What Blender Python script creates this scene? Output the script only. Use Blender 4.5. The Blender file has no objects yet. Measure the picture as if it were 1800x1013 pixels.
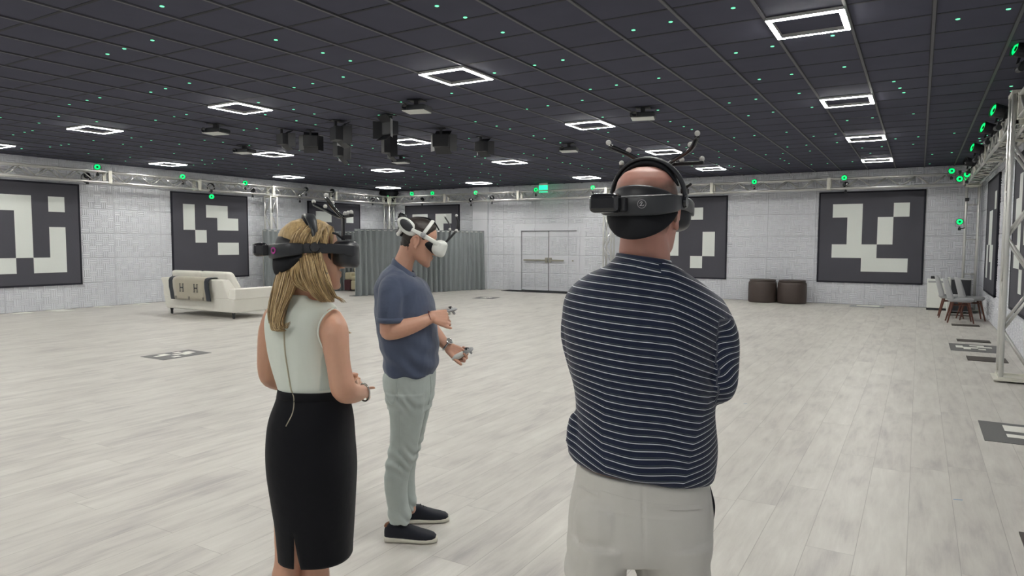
import bpy, bmesh, math, random
import numpy as np
from mathutils import Vector, Matrix, Quaternion
PI = math.pi
random.seed(7)
rng = np.random.RandomState(3)
C = bpy.context.scene.collection
scene = bpy.context.scene

# ------------------------------------------------------------------ camera, world, light, exposure
F, PITCH, ROLL, YAW, CH = 1209.4, .06506, .0027, .53366, 1.555
CELL = .6096
ZC = 3.441                      # ceiling
XL, XR, YB, YF = -17.0, 1.27, 19.7, -9.6
cam = bpy.data.cameras.new('camera'); camo = bpy.data.objects.new('camera', cam); C.objects.link(camo)
cam.sensor_width = 36; cam.lens = F * 36 / 1800; cam.clip_end = 100; cam.clip_start = .05
camo.matrix_world = (Matrix.Translation((0, 0, CH)) @ Matrix.Rotation(YAW, 4, 'Z') @ Matrix.Rotation(PI / 2 - PITCH, 4, 'X')
                     @ Matrix.Rotation(ROLL, 4, 'Z'))
scene.camera = camo
w = bpy.data.worlds.new('world'); scene.world = w; w.use_nodes = True
w.node_tree.nodes['Background'].inputs[0].default_value = (.8, .85, 1, 1)
w.node_tree.nodes['Background'].inputs[1].default_value = .02
vs = scene.view_settings
vs.view_transform = 'Standard'; vs.look = 'None'; vs.gamma = 1; vs.use_curve_mapping = False
vs.exposure = 0.0
LAMP = 164.0                     # emission of the ceiling light tubes

# ------------------------------------------------------------------ geometry of the view -> points in the room
HF = Vector((-math.sin(YAW), math.cos(YAW), 0)); HR = Vector((math.cos(YAW), math.sin(YAW), 0)); UP = Vector((0, 0, 1))
CO = Vector((0, 0, CH))
_cr, _sr, _cp, _sp = math.cos(-ROLL), math.sin(-ROLL), math.cos(PITCH), math.sin(PITCH)
def ray(px, py):
    x, y = px - 900, py - 506.5
    a, b = (_cr * x - _sr * y) / F, -(_sr * x + _cr * y) / F
    return HR * a + HF * (_cp + b * _sp) + UP * (b * _cp - _sp)
def hit(px, py, ax, v):
    r = ray(px, py); return CO + r * ((v - CO[ax]) / r[ax])
def D(px, py, dh):
    r = ray(px, py); return CO + r * (dh / r.dot(HF))

# ------------------------------------------------------------------ helpers
def tag(o, label=None, cat=None, group=None, kind=None):
    for k, v in (('label', label), ('category', cat), ('group', group), ('kind', kind)):
        if v: o[k] = v
    return o
def thing(name, label, cat, loc=(0, 0, 0), rz=0, group=None):
    o = bpy.data.objects.new(name, None); C.objects.link(o); o.empty_display_size = .1
    o.location = loc; o.rotation_euler = (0, 0, rz)
    o['_m'] = 1
    return tag(o, label, cat, group)
class MB:
    def __init__(s): s.v = []; s.f = []; s.m = []
    def add(s, vs, fs, m=0):
        k = len(s.v); s.v += [Vector(a) for a in vs]; s.f += [[i + k for i in f] for f in fs]; s.m += [m] * len(fs)
    def box(s, c, d, R=None, m=0):
        c = Vector(c); R = R or Matrix.Identity(3); hx, hy, hz = d[0] / 2, d[1] / 2, d[2] / 2
        vs = [c + R @ Vector((x * hx, y * hy, z * hz)) for x in (-1, 1) for y in (-1, 1) for z in (-1, 1)]
        s.add(vs, [(0, 1, 3, 2), (4, 6, 7, 5), (0, 4, 5, 1), (2, 3, 7, 6), (0, 2, 6, 4), (1, 5, 7, 3)], m); return s
    def b2(s, a, b, m=0):
        a, b = Vector(a), Vector(b); return s.box((a + b) / 2, [abs(q) for q in (b - a)], None, m)
    def loft(s, rings, cap=True, m=0, closed=True):
        n = len(rings[0]); vs = [p for r in rings for p in r]; fs = []
        for i in range(len(rings) - 1):
            for j in range(n if closed else n - 1):
                a, b = i * n + j, i * n + (j + 1) % n
                fs.append((a, b, b + n, a + n))
        if cap and closed: fs += [tuple(range(n))[::-1], tuple(range((len(rings) - 1) * n, len(rings) * n))]
        s.add(vs, fs, m); return s
    def tube(s, pts, r, n=8, m=0, cap=True, flat=None):
        pts = [Vector(p) for p in pts]; rs = r if hasattr(r, '__len__') else [r] * len(pts)
        rings = []; ref = None
        for i, p in enumerate(pts):
            t = (pts[min(i + 1, len(pts) - 1)] - pts[max(i - 1, 0)]).normalized()
            if ref is None:
                ref = Vector((0, 0, 1)) if abs(t.z) < .9 else Vector((1, 0, 0))
            a = (ref - t * ref.dot(t)).normalized(); b = t.cross(a); ref = a
            fl = flat or (1, 1)
            rings.append([p + (a * math.cos(2 * PI * k / n) * fl[0] + b * math.sin(2 * PI * k / n) * fl[1]) * rs[i] for k in range(n)])
        return s.loft(rings, cap, m)
    def ell(s, c, r, R=None, n=14, k=9, m=0):
        c = Vector(c); R = R or Matrix.Identity(3); r = r if hasattr(r, '__len__') else (r, r, r)
        rings = []
        for i in range(k + 1):
            a = PI * (i + .02) / (k + .04); rings.append([c + R @ Vector((math.sin(a) * math.cos(2 * PI * j / n) * r[0], math.sin(a) * math.sin(2 * PI * j / n) * r[1], -math.cos(a) * r[2])) for j in range(n)])
        return s.loft(rings, True, m)
    def cap(s, pts, rs, n=12):                       # tapered limb: tube plus a ball at every joint
        s.tube(pts, rs, n)
        for p, r in zip(pts, rs if hasattr(rs, '__len__') else [rs] * len(pts)): s.ell(p, r, None, n, 7)
        return s
    def lathe(s, prof, c=(0, 0, 0), R=None, n=20, m=0, cap=True):
        c = Vector(c); R = R or Matrix.Identity(3)
        return s.loft([[c + R @ Vector((r * math.cos(2 * PI * j / n), r * math.sin(2 * PI * j / n), z)) for j in range(n)] for r, z in prof], cap, m)
    def mesh(s, name, org=(0, 0, 0), inv=None):
        org = Vector(org); me = bpy.data.meshes.new(name)
        vs = [(inv @ (v - org)) if inv else v - org for v in s.v]
        me.from_pydata(vs, [], s.f); me.polygons.foreach_set('material_index', s.m); me.update()
        bm = bmesh.new(); bm.from_mesh(me); bmesh.ops.recalc_face_normals(bm, faces=bm.faces); bm.to_mesh(me); bm.free()
        return me
    def build(s, name, mats, parent=None, smooth=False, bevel=0, org=None, sub=0, solid=0, bseg=2):
        inv = None; o_ = Vector((0, 0, 0))
        if parent is not None:                       # vertices given in world space, stored in the thing's own frame
            top = parent
            while top.parent: top = top.parent
            if top.get('_m'):
                o_ = Vector(top.location); inv = Matrix.Rotation(-top.rotation_euler[2], 3, 'Z')
        elif org is not None: o_ = Vector(org)
        me = s.mesh(name, o_, inv)
        return finish(me, name, mats, parent, smooth, bevel, o_ if parent is None else None, sub, solid, bseg)
def finish(me, name, mats, parent=None, smooth=False, bevel=0, loc=None, sub=0, solid=0, bseg=2):
    o = bpy.data.objects.new(name, me); C.objects.link(o)
    for mt in (mats if isinstance(mats, (list, tuple)) else [mats]): me.materials.append(mt)
    if parent is not None: o.parent = parent
    if loc is not None: o.location = loc
    if smooth: me.polygons.foreach_set('use_smooth', [True] * len(me.polygons))
    if solid: md = o.modifiers.new('t', 'SOLIDIFY'); md.thickness = solid; md.offset = 0
    if bevel:
        md = o.modifiers.new('b', 'BEVEL'); md.width = bevel; md.segments = bseg; md.limit_method = 'ANGLE'; md.angle_limit = .6
        if not smooth and bseg > 1: me.polygons.foreach_set('use_smooth', [True] * len(me.polygons)); md.harden_normals = True
    if sub: md = o.modifiers.new('s', 'SUBSURF'); md.levels = sub; md.render_levels = sub
    return o
def copy_tree(o, parent=None):
    c = o.copy(); C.objects.link(c)
    if parent is not None: c.parent = parent
    for ch in list(o.children): copy_tree(ch, c)
    return c
def catmull(pts, n=6):
    P = [np.array(p, float) for p in pts]; P = [2 * P[0] - P[1]] + P + [2 * P[-1] - P[-2]]; out = []
    for i in range(1, len(P) - 2):
        for k in range(n):
            t = k / n; a, b, c, d = P[i - 1:i + 3]
            out.append(.5 * (2 * b + (c - a) * t + (2 * a - 5 * b + 4 * c - d) * t * t + (3 * b - a - 3 * c + d) * t ** 3))
    out.append(P[-2]); return out
def ringp(c, u, v, n=2.3, k=28, vb=None):
    out = []
    for j in range(k):
        t = 2 * PI * j / k; a, b = math.cos(t), math.sin(t)
        sa = math.copysign(abs(a) ** (2 / n), a); sb = math.copysign(abs(b) ** (2 / n), b)
        out.append(c + u * sa + (v if (sb > 0 or vb is None) else vb) * sb)
    return out
def snoise(P, scale, seed=0, k=5):
    r = np.random.RandomState(seed); out = np.zeros(len(P))
    for _ in range(k):
        d = r.normal(size=3); d /= np.linalg.norm(d); out += np.sin(P @ d * scale * r.uniform(.7, 1.5) + r.uniform(0, 6.28))
    return out / k
def remeshed(mb, parent, voxel, smooth=4, disp=None):
    """union of the shapes in mb as one closed skin, in the parent's frame; disp(P, N) -> signed offsets"""
    top = parent
    me = mb.mesh('tmp', Vector(top.location), Matrix.Rotation(-top.rotation_euler[2], 3, 'Z'))
    o = bpy.data.objects.new('tmp', me); C.objects.link(o)
    m = o.modifiers.new('r', 'REMESH'); m.mode = 'VOXEL'; m.voxel_size = voxel
    m = o.modifiers.new('s', 'SMOOTH'); m.factor = .5; m.iterations = smooth
    bpy.context.view_layer.update()
    dg = bpy.context.evaluated_depsgraph_get(); dg.update()
    out = bpy.data.meshes.new_from_object(o.evaluated_get(dg))
    bpy.data.objects.remove(o); bpy.data.meshes.remove(me)
    if disp:
        n = len(out.vertices); P = np.zeros(n * 3); out.vertices.foreach_get('co', P); P = P.reshape(-1, 3)
        N = np.zeros(n * 3); out.vertices.foreach_get('normal', N); N = N.reshape(-1, 3)
        out.vertices.foreach_set('co', (P + N * disp(P, N)[:, None]).ravel()); out.update()
    return out
def coords(me):
    P = np.zeros(len(me.vertices) * 3); me.vertices.foreach_get('co', P); return P.reshape(-1, 3)
def attr(me, name, vals):
    a = me.attributes.new(name, 'FLOAT', 'POINT'); a.data.foreach_set('value', np.asarray(vals, dtype=np.float32))

# ------------------------------------------------------------------ materials
class NT:
    def __init__(s, name):
        s.mat = bpy.data.materials.new(name); s.mat.use_nodes = True; s.t = s.mat.node_tree; s.b = s.t.nodes['Principled BSDF']
    def n(s, ty, **kw):
        nd = s.t.nodes.new('ShaderNode' + ty)
        for k, v in kw.items():
            if k.startswith('i_'):
                key = k[2:]; key = int(key) if key.isdigit() else key
                s.put(nd.inputs[key], v)
            else: setattr(nd, k, v)
        return nd
    def put(s, sock, v):
        if isinstance(v, bpy.types.NodeSocket): s.t.links.new(v, sock)
        elif isinstance(v, bpy.types.Node): s.t.links.new(v.outputs[0], sock)
        else: sock.default_value = v
    def math(s, op, a, b=0.0, c=None):
        nd = s.n('Math', operation=op); s.put(nd.inputs[0], a); s.put(nd.inputs[1], b)
        if c is not None: s.put(nd.inputs[2], c)
        return nd.outputs[0]
    def mix(s, f, a, b, ty='MIX'):
        nd = s.n('Mix', data_type='RGBA', blend_type=ty); s.put(nd.inputs[0], f); s.put(nd.inputs[6], a); s.put(nd.inputs[7], b); return nd.outputs[2]
    def ramp(s, f, stops, interp='LINEAR'):
        nd = s.n('ValToRGB'); s.put(nd.inputs[0], f); cr = nd.color_ramp; cr.interpolation = interp
        while len(cr.elements) < len(stops): cr.elements.new(.5)
        for e, (p, c) in zip(cr.elements, stops): e.position = p; e.color = c if len(c) == 4 else (*c, 1)
        return nd.outputs[0]
    def noise(s, vec, scale, detail=3, rough=.5, dist=0):
        nd = s.n('TexNoise'); s.put(nd.inputs['Vector'], vec); nd.inputs['Scale'].default_value = scale
        nd.inputs['Detail'].default_value = detail; nd.inputs['Roughness'].default_value = rough; nd.inputs['Distortion'].default_value = dist
        return nd.outputs[0]
    def bump(s, h, strength=.3, dist=.01):
        nd = s.n('Bump'); s.put(nd.inputs['Height'], h); nd.inputs['Strength'].default_value = strength; nd.inputs['Distance'].default_value = dist
        s.t.links.new(nd.outputs[0], s.b.inputs['Normal']); return nd
    def set(s, **kw):
        for k, v in kw.items(): s.put(s.b.inputs[{'col': 'Base Color', 'rough': 'Roughness', 'metal': 'Metallic', 'spec': 'Specular IOR Level', 'sheen': 'Sheen Weight', 'sss': 'Subsurface Weight', 'coat': 'Coat Weight'}[k]], v)
        return s
def c4(c): return (*c, 1)
def plain(name, col, rough=.5, metal=0, spec=.5, var=.08, vscale=30, bump=0, bscale=200, sheen=0, coat=0):
    m = NT(name); tc = m.n('TexCoord').outputs['Object']
    nz = m.noise(tc, vscale, 3)
    a = tuple(max(0, x * (1 - var)) for x in col); b = tuple(min(1, x * (1 + var)) for x in col)
    m.set(col=m.mix(nz, c4(a), c4(b)), rough=rough, metal=metal, spec=spec, sheen=sheen, coat=coat)
    if bump: m.bump(m.noise(tc, bscale, 2), bump, .002)
    return m.mat
def emit(name, col, st):
    m = NT(name); m.set(col=c4(col), rough=.4); m.b.inputs['Emission Color'].default_value = c4(col); m.b.inputs['Emission Strength'].default_value = st
    return m.mat

def floor_mat():
    m = NT('floor planks'); g = m.n('NewGeometry').outputs['Position']; sp = m.n('SeparateXYZ', i_0=g)
    x, y = sp.outputs[0], sp.outputs[1]; PW, PL = .226, 1.83
    u = m.math('DIVIDE', x, PW); row = m.math('FLOOR', u); fu = m.math('SUBTRACT', u, row)
    off = m.math('FRACT', m.math('MULTIPLY', m.math('SINE', m.math('MULTIPLY', row, 12.9898)), 43758.5))
    v = m.math('ADD', m.math('DIVIDE', y, PL), off); cel = m.math('FLOOR', v); fv = m.math('SUBTRACT', v, cel)
    eu = m.math('MULTIPLY', m.math('MINIMUM', fu, m.math('SUBTRACT', 1, fu)), PW)
    ev = m.math('MULTIPLY', m.math('MINIMUM', fv, m.math('SUBTRACT', 1, fv)), PL)
    e = m.math('MINIMUM', eu, ev)
    gap = m.n('MapRange', i_0=e, i_1=.0006, i_2=.0022, i_3=1.0, i_4=0.0).outputs[0]
    idv = m.n('CombineXYZ', i_0=row, i_1=cel).outputs[0]
    wn = m.n('TexWhiteNoise', noise_dimensions='3D'); m.put(wn.inputs[0], idv)
    sv = m.n('CombineXYZ', i_0=m.math('ADD', m.math('MULTIPLY', x, 9.0), m.math('MULTIPLY', wn.outputs[0], 40)), i_1=m.math('MULTIPLY', y, 1.3), i_2=0.0).outputs[0]
    grain = m.noise(sv, 1.6, 6, .62, .4)
    sv2 = m.n('CombineXYZ', i_0=m.math('ADD', m.math('MULTIPLY', x, 60.0), m.math('MULTIPLY', wn.outputs[0], 90)), i_1=m.math('MULTIPLY', y, 2.5), i_2=0.0).outputs[0]
    fine = m.noise(sv2, 1.5, 4, .6)
    sv3 = m.n('CombineXYZ', i_0=m.math('MULTIPLY', x, 4.0), i_1=m.math('ADD', m.math('MULTIPLY', y, 1.5), m.math('MULTIPLY', wn.outputs[0], 17)), i_2=0.0).outputs[0]
    blot = m.noise(sv3, 1.0, 3, .5)
    t = m.math('ADD', m.math('ADD', m.math('MULTIPLY', grain, .5), m.math('MULTIPLY', fine, .15)), m.math('ADD', m.math('MULTIPLY', blot, .4), m.math('MULTIPLY', wn.outputs[0], .08)))
    col = m.ramp(t, [(.38, (.375, .355, .345)), (.55, (.52, .50, .465)), (.75, (.62, .605, .56))])
    col = m.mix(m.math('MULTIPLY', gap, .6), col, (.2, .19, .17, 1))
    m.set(col=col, rough=m.math('ADD', .36, m.math('MULTIPLY', fine, .16)), spec=.45)
    m.bump(m.math('SUBTRACT', m.math('MULTIPLY', fine, .15), gap), .25, .002)
    return m.mat
def wall_mat(ax, name):
    m = NT(name); g = m.n('NewGeometry').outputs['Position']; sp = m.n('SeparateXYZ', i_0=g)
    u0, z0 = sp.outputs[ax], sp.outputs[2]
    # slight unevenness of hand-hung foam panels
    wob = m.noise(g, 1.3, 2)
    u = m.math('ADD', u0, m.math('MULTIPLY', m.math('SUBTRACT', wob, .5), .03)); z = m.math('ADD', z0, m.math('MULTIPLY', m.math('SUBTRACT', wob, .5), .02))
    PWD, PH, B = 1.2, .586, .1465
    def frac(a): return m.math('FRACT', a)
    su = frac(m.math('DIVIDE', m.math('ADD', u, 40 * 1.2 + (.01 if ax == 1 else -.03)), PWD)); sz = frac(m.math('DIVIDE', m.math('ADD', z, .586 * 4), PH))
    du = m.math('MULTIPLY', m.math('MINIMUM', su, m.math('SUBTRACT', 1, su)), PWD); dz = m.math('MULTIPLY', m.math('MINIMUM', sz, m.math('SUBTRACT', 1, sz)), PH)
    seam = m.n('MapRange', i_0=m.math('MINIMUM', du, dz), i_1=.003, i_2=.010, i_3=1.0, i_4=0.0).outputs[0]
    h = m.math('SUBTRACT', m.math('MULTIPLY', m.noise(g, 25, 3), .3), m.math('MULTIPLY', seam, 1.2))
    nz = m.noise(g, 2.2, 3)
    col = m.mix(nz, (.60, .61, .655, 1), (.675, .69, .725, 1))
    col = m.mix(m.math('MULTIPLY', seam, .45), col, (.25, .26, .30, 1))
    m.set(col=col, rough=.75, spec=.25)
    m.bump(h, .6, .008)
    return m.mat
def skin_mat(name, col, red=(.5, .2, .15), stubble=False):
    m = NT(name); tc = m.n('TexCoord').outputs['Object']
    n1 = m.noise(tc, 9, 3); n2 = m.noise(tc, 60, 3)
    c = m.mix(m.math('MULTIPLY', n1, .45), c4(col), c4(red)); c = m.mix(m.math('MULTIPLY', n2, .2), c, c4(tuple(x * .7 for x in col)))
    if stubble:
        st = m.n('Attribute', attribute_name='stubble').outputs['Fac']; nn = m.noise(tc, 700, 2)
        c = m.mix(m.math('MULTIPLY', st, m.math('ADD', .45, m.math('MULTIPLY', nn, .6))), c, (.10, .068, .05, 1))
    m.set(col=c, rough=.5, spec=.4, sss=.12); m.b.inputs['Subsurface Radius'].default_value = (.6, .25, .12); m.b.inputs['Subsurface Scale'].default_value = .01
    m.bump(m.noise(tc, 400, 2), .12, .001)
    return m.mat
def cloth_mat(name, col, rough=.85, weave=900, var=.1, sheen=.2, vs=7, heather=0):
    m = NT(name); tc = m.n('TexCoord').outputs['Object']
    n1 = m.noise(tc, vs, 3)
    c = m.mix(n1, c4(tuple(x * (1 - var) for x in col)), c4(tuple(min(1, x * (1 + var)) for x in col)))
    if heather:
        st = m.n('Mapping', i_0=tc); st.inputs['Scale'].default_value = (400, 400, 1200)
        c = m.mix(m.math('MULTIPLY', m.noise(st.outputs[0], 1, 2), heather), c, c4(tuple(min(1, x * 1.9) for x in col)))
    m.set(col=c, rough=rough, spec=.2, sheen=sheen)
    b = m.math('ADD', m.math('MULTIPLY', m.noise(tc, weave, 2), .15), m.math('MULTIPLY', m.noise(tc, 22, 3), 1.0))
    m.bump(b, .35, .006)
    return m.mat
M = {}
M['floor'] = floor_mat()
M['wall_x'] = wall_mat(0, 'white embossed foam panels back'); M['wall_y'] = wall_mat(1, 'white embossed foam panels side')
M['ceil'] = plain('charcoal ceiling tile', (.066, .068, .098), .9, 0, .2, .12, 3, .15, 350)
M['tbar'] = plain('ceiling grid bar', (.060, .060, .072), .5, 0, .6, .05)
M['tbar_dark'] = plain('ceiling grid groove', (.022, .022, .03), .7, 0, .3, .05)
M['alu'] = plain('aluminium tube', (.62, .62, .60), .3, .7, .5, .06, 12)
M['alu_plate'] = plain('cast aluminium end plate', (.72, .71, .64), .5, .35, .5, .06, 20)
M['black'] = plain('matte black plastic', (.014, .015, .019), .5, 0, .5, .1)
M['black_soft'] = plain('soft black foam', (.013, .014, .017), .8, 0, .25, .1, 60, .2)
M['black_gloss'] = plain('gloss black plastic', (.012, .013, .016), .15, 0, .6, .05, 20, coat=.4)
M['charcoal'] = plain('charcoal plastic', (.026, .029, .034), .42, 0, .5, .08)
M['white_pl'] = plain('white plastic', (.74, .76, .72), .35, 0, .5, .03)
M['grey_pl'] = plain('grey plastic', (.35, .36, .37), .4, 0, .5, .05)
M['chrome'] = plain('polished metal', (.75, .75, .75), .2, 1, .5, .03)
M['banner'] = cloth_mat('charcoal banner fabric', (.075, .075, .09), .8, 500, .06, 0, 2)
M['banner_edge'] = cloth_mat('black banner edging', (.02, .02, .028), .8, 500, .06, 0, 2)
M['banner_white'] = cloth_mat('white printed squares', (.70, .73, .70), .75, 500, .02, 0, 2)
M['mat_grey'] = plain('grey floor vinyl', (.12, .12, .12), .5, 0, .4, .06)
M['mat_white'] = plain('white floor vinyl', (.78, .78, .72), .5, 0, .4, .03)
M['dark_strip'] = plain('dark brown strip', (.05, .042, .036), .5, 0, .4, .15, 8)
M['glow_white'] = emit('white light tube', (1, .985, .93), LAMP)
M['glow_green'] = emit('green LED ring', (.0, 1, .16), 1.6)
M['green_sign'] = emit('green lit sign', (.02, 1, .38), 1.6)
M['dot'] = emit('pale green reflective dot with added glow', (.20, .92, .52), 1.1)  # added emission replaces light the reflective ceiling dots would throw back
M['fix_frame'] = plain('light fixture rim', (.6, .6, .6), .45, .3, .5, .03)
M['curtain'] = cloth_mat('grey drape fabric', (.215, .235, .245), .85, 400, .06, .1, 3)
M['sofa'] = cloth_mat('cream sofa fabric', (.78, .765, .70), .85, 300, .04, .1, 5)
M['beige'] = plain('beige leather', (.50, .45, .31), .5, 0, .4, .06, 6)
M['maroon'] = plain('dark maroon leather', (.07, .025, .03), .5, 0, .4, .06, 6)
M['leather'] = plain('brown leather', (.055, .04, .035), .5, 0, .45, .15, 8, .2, 120)
M['wood_leg'] = plain('reddish brown wood', (.12, .045, .03), .45, 0, .4, .3, 25)
M['chair_grey'] = cloth_mat('grey chair felt', (.34, .35, .36), .9, 500, .05, .2, 9)
M['throw'] = cloth_mat('taupe wool throw', (.42, .39, .31), .95, 300, .05, .3, 9)
M['throw_dark'] = cloth_mat('charcoal wool edge', (.03, .035, .045), .95, 300, .05, .2, 9)
M['cable'] = plain('white cable', (.7, .7, .68), .5)
M['blue_mark'] = plain('blue tape mark', (.12, .28, .5), .6)
M['doorgap'] = plain('dark door gap', (.10, .10, .11), .8)
M['brass'] = plain('worn brass door bar', (.32, .31, .26), .45, .5)
M['marker'] = plain('grey reflective ball', (.62, .62, .60), .45, 0, .5, .04)
M['magenta'] = plain('magenta emblem', (.42, .03, .28), .5)
M['logo'] = plain('pale grey emblem', (.42, .42, .44), .5)

# ------------------------------------------------------------------ the setting
def struct(o): o['kind'] = 'structure'; return o
struct(MB().b2((XL - .2, YF - .2, -.1), (XR + .2, YB + .2, 0)).build('floor', M['floor']))
struct(MB().b2((XL - .2, YF - .2, ZC), (XR + .2, YB + .2, ZC + .1)).build('ceiling', M['ceil']))
def emboss(m, org, ux, nrm, u0, u1, skip=(), depth=.013, hmax=None):
    """woven relief of the foam panels: blocks of three bars, alternately upright and level"""
    org, ux, nrm = Vector(org), Vector(ux), Vector(nrm); rr = random.Random(5)
    BW, BH, PW_, PH_ = .15, .1465, 1.2, .586
    k = int(math.floor(u0 / BW))
    while k * BW < u1:
        for r in range(24):
            ua, za = k * BW, r * BH
            if ua < u0 - .001 or ua + BW > u1 or za + BH > ZC + .09: continue
            if any(a < ua + BW and ua < b and c < za + BH and za < d for a, b, c, d in skip): continue
            up = (k + r) % 2 == 0; d = depth * rr.uniform(.75, 1.1); el = .022 if k % 8 == 0 else .0
            for q in range(3):
                if up: a, b, c, e = ua + q * .05 + .008, ua + q * .05 + .046, za - .012, za + BH + .012
                else: a, b, c, e = ua - .012, ua + BW + .012, za + q * BH / 3 + .008, za + q * BH / 3 + .044
                # keep bars inside their panel so that the seams stay open
                pu = math.floor((ua + .01) / PW_) * PW_; pz = math.floor((za + .01) / PH_) * PH_
                a, b = max(a, pu + .012), min(b, pu + PW_ - .012); c, e = max(c, pz + .012), min(e, pz + PH_ - .012, ZC)
                if up: c2, e2 = c + .012, e - .012; a2, b2_ = a + .008, b - .008
                else: a2, b2_ = a + .012, b - .012; c2, e2 = c + .008, e - .008
                P = lambda u, z, n: org + ux * u + UP * z + nrm * n
                i = len(m.v)
                m.v += [P(a, c, 0), P(b, c, 0), P(b, e, 0), P(a, e, 0), P(a2, c2, d), P(b2_, c2, d), P(b2_, e2, d), P(a2, e2, d)]
                m.f += [[i + 4, i + 5, i + 6, i + 7], [i, i + 1, i + 5, i + 4], [i + 1, i + 2, i + 6, i + 5], [i + 2, i + 3, i + 7, i + 6], [i + 3, i, i + 4, i + 7]]; m.m += [0] * 5
        k += 1
    return m
wl = MB().b2((XL - .2, YF, 0), (XL, YB, ZC)); emboss(wl, (XL, 0, 0), (0, 1, 0), (1, 0, 0), 3.6, YB - .05, [(6.45, 8.75, .6, 2.85), (11.15, 13.45, .6, 2.85), (15.85, 18.15, .6, 2.85)])
struct(wl.build('wall_left', M['wall_y']))
wr = MB().b2((XR, YF, 0), (XR + .2, YB, ZC)); emboss(wr, (XR, 0, 0), (0, 1, 0), (-1, 0, 0), 0, YB - .05, [(15.7, 18.0, .6, 2.85)])
struct(wr.build('wall_right', M['wall_y']))
struct(MB().b2((XL, YF - .2, 0), (XR, YF, ZC)).build('wall_front', M['wall_x']))
DX0, DX1, DZ = -11.33, -9.22, 2.0
wb = MB().b2((XL, YB, 0), (DX0, YB + .2, ZC)).b2((DX1, YB, 0), (XR, YB + .2, ZC)).b2((DX0, YB, DZ), (DX1, YB + .2, ZC))
wb.b2((-13.15, YB - .10, 0), (-12.55, YB + .01, ZC)).b2((-7.95, YB - .07, 0), (-7.35, YB + .01, ZC))   # shallow pilasters either side of the door bay
wb.b2((DX0, YB + .12, 0), (DX1, YB + .2, DZ))
emboss(wb, (0, YB, 0), (1, 0, 0), (0, -1, 0), XL + .05, XR, [(DX0 - .12, DX1 + .12, 0, DZ + .1), (-13.2, -12.5, 0, 4), (-8.0, -7.3, 0, 4), (-16.1, -13.8, .6, 2.85), (-7.0, -4.7, .6, 2.85), (-2.25, 0.05, .6, 2.85)])
struct(wb.build('wall_back', M['wall_x']))
# ceiling grid: main bars run away from the camera, cross bars sit in the tile joints
gb = MB(); i = 0
x = XL
k0 = int(math.ceil((XL / CELL) + 7.939)); k1 = int(math.floor((XR / CELL) + 7.939))
for k in range(k0, k1 + 1):
    x = (k - 7.939) * CELL; gb.b2((x - .012, YF, ZC - .012), (x + .012, YB, ZC + .001), 0)
    gb.b2((x - .02, YF, ZC - .002), (x + .02, YB, ZC + .001), 1)
j0 = int(math.ceil(YF / CELL - 7.06)); j1 = int(math.floor(YB / CELL - 7.06))
for k in range(j0, j1 + 1):
    y = (k + 7.06) * CELL; gb.b2((XL, y - .014, ZC - .003), (XR, y + .014, ZC + .001), 1)
struct(gb.build('trim_1', [M['tbar'], M['tbar_dark']]))
# double door in the back wall
def door_leaf(n, x0, x1, hinge_left):
    d = MB().b2((x0 + .012, YB + .01, .03), (x1 - .012, YB + .06, DZ - .05)); emboss(d, (0, YB + .01, 0), (1, 0, 0), (0, -1, 0), x0 + .02, x1 - .02, [(-99, 99, 1.9, 9), (-99, 99, .9, 1.1), (-99, 99, -1, .05)], .012)
    d = d.build('door_%d' % n, M['wall_x']); struct(d)
    g = MB().b2((x0 + .10, YB - .05, .98), (x1 - (.10 if n == 1 else .45), YB - .015, 1.03)).b2((x0 + .12, YB - .03, .985), (x0 + .16, YB + .015, 1.025)).b2((x1 - .16, YB - .03, .985), (x1 - .12, YB + .015, 1.025))
    g.build('push_bar', M['brass'], d, bevel=.005)
    MB().b2((x1 - .11 if n == 1 else x0 + .03, YB - .05, .93), (x1 - .03 if n == 1 else x0 + .11, YB + .012, 1.09)).build('latch', M['brass'], d, bevel=.006)
xm = (DX0 + DX1) / 2
door_leaf(1, DX0 + .05, xm, True); door_leaf(2, xm, DX1 - .05, False)
fr = MB().b2((DX0 - .05, YB - .035, 0), (DX0 + .05, YB + .03, DZ + .06)).b2((DX1 - .05, YB - .035, 0), (DX1 + .05, YB + .03, DZ + .06)).b2((DX0 + .05, YB - .035, DZ - .04), (DX1 - .05, YB + .03, DZ + .06))
struct(fr.build('trim_2', M['wall_x'], bevel=.004))
gg = MB().b2((xm - .012, YB + .005, .02), (xm + .012, YB + .03, DZ - .05)).b2((DX0 + .05, YB + .005, .0), (DX0 + .064, YB + .05, DZ - .04)).b2((DX1 - .064, YB + .005, 0), (DX1 - .05, YB + .05, DZ - .04)).b2((DX0 + .05, YB + .005, DZ - .056), (DX1 - .05, YB + .05, DZ - .04))
struct(gg.build('trim_3', M['doorgap']))
tag(MB().b2((-11.7, YB - .62, 0), (-9.3, YB - .06, .012)).build('door_mat', M['black_soft'], bevel=.004), 'long thin black mat lying in front of the white double door', 'mat')

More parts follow.
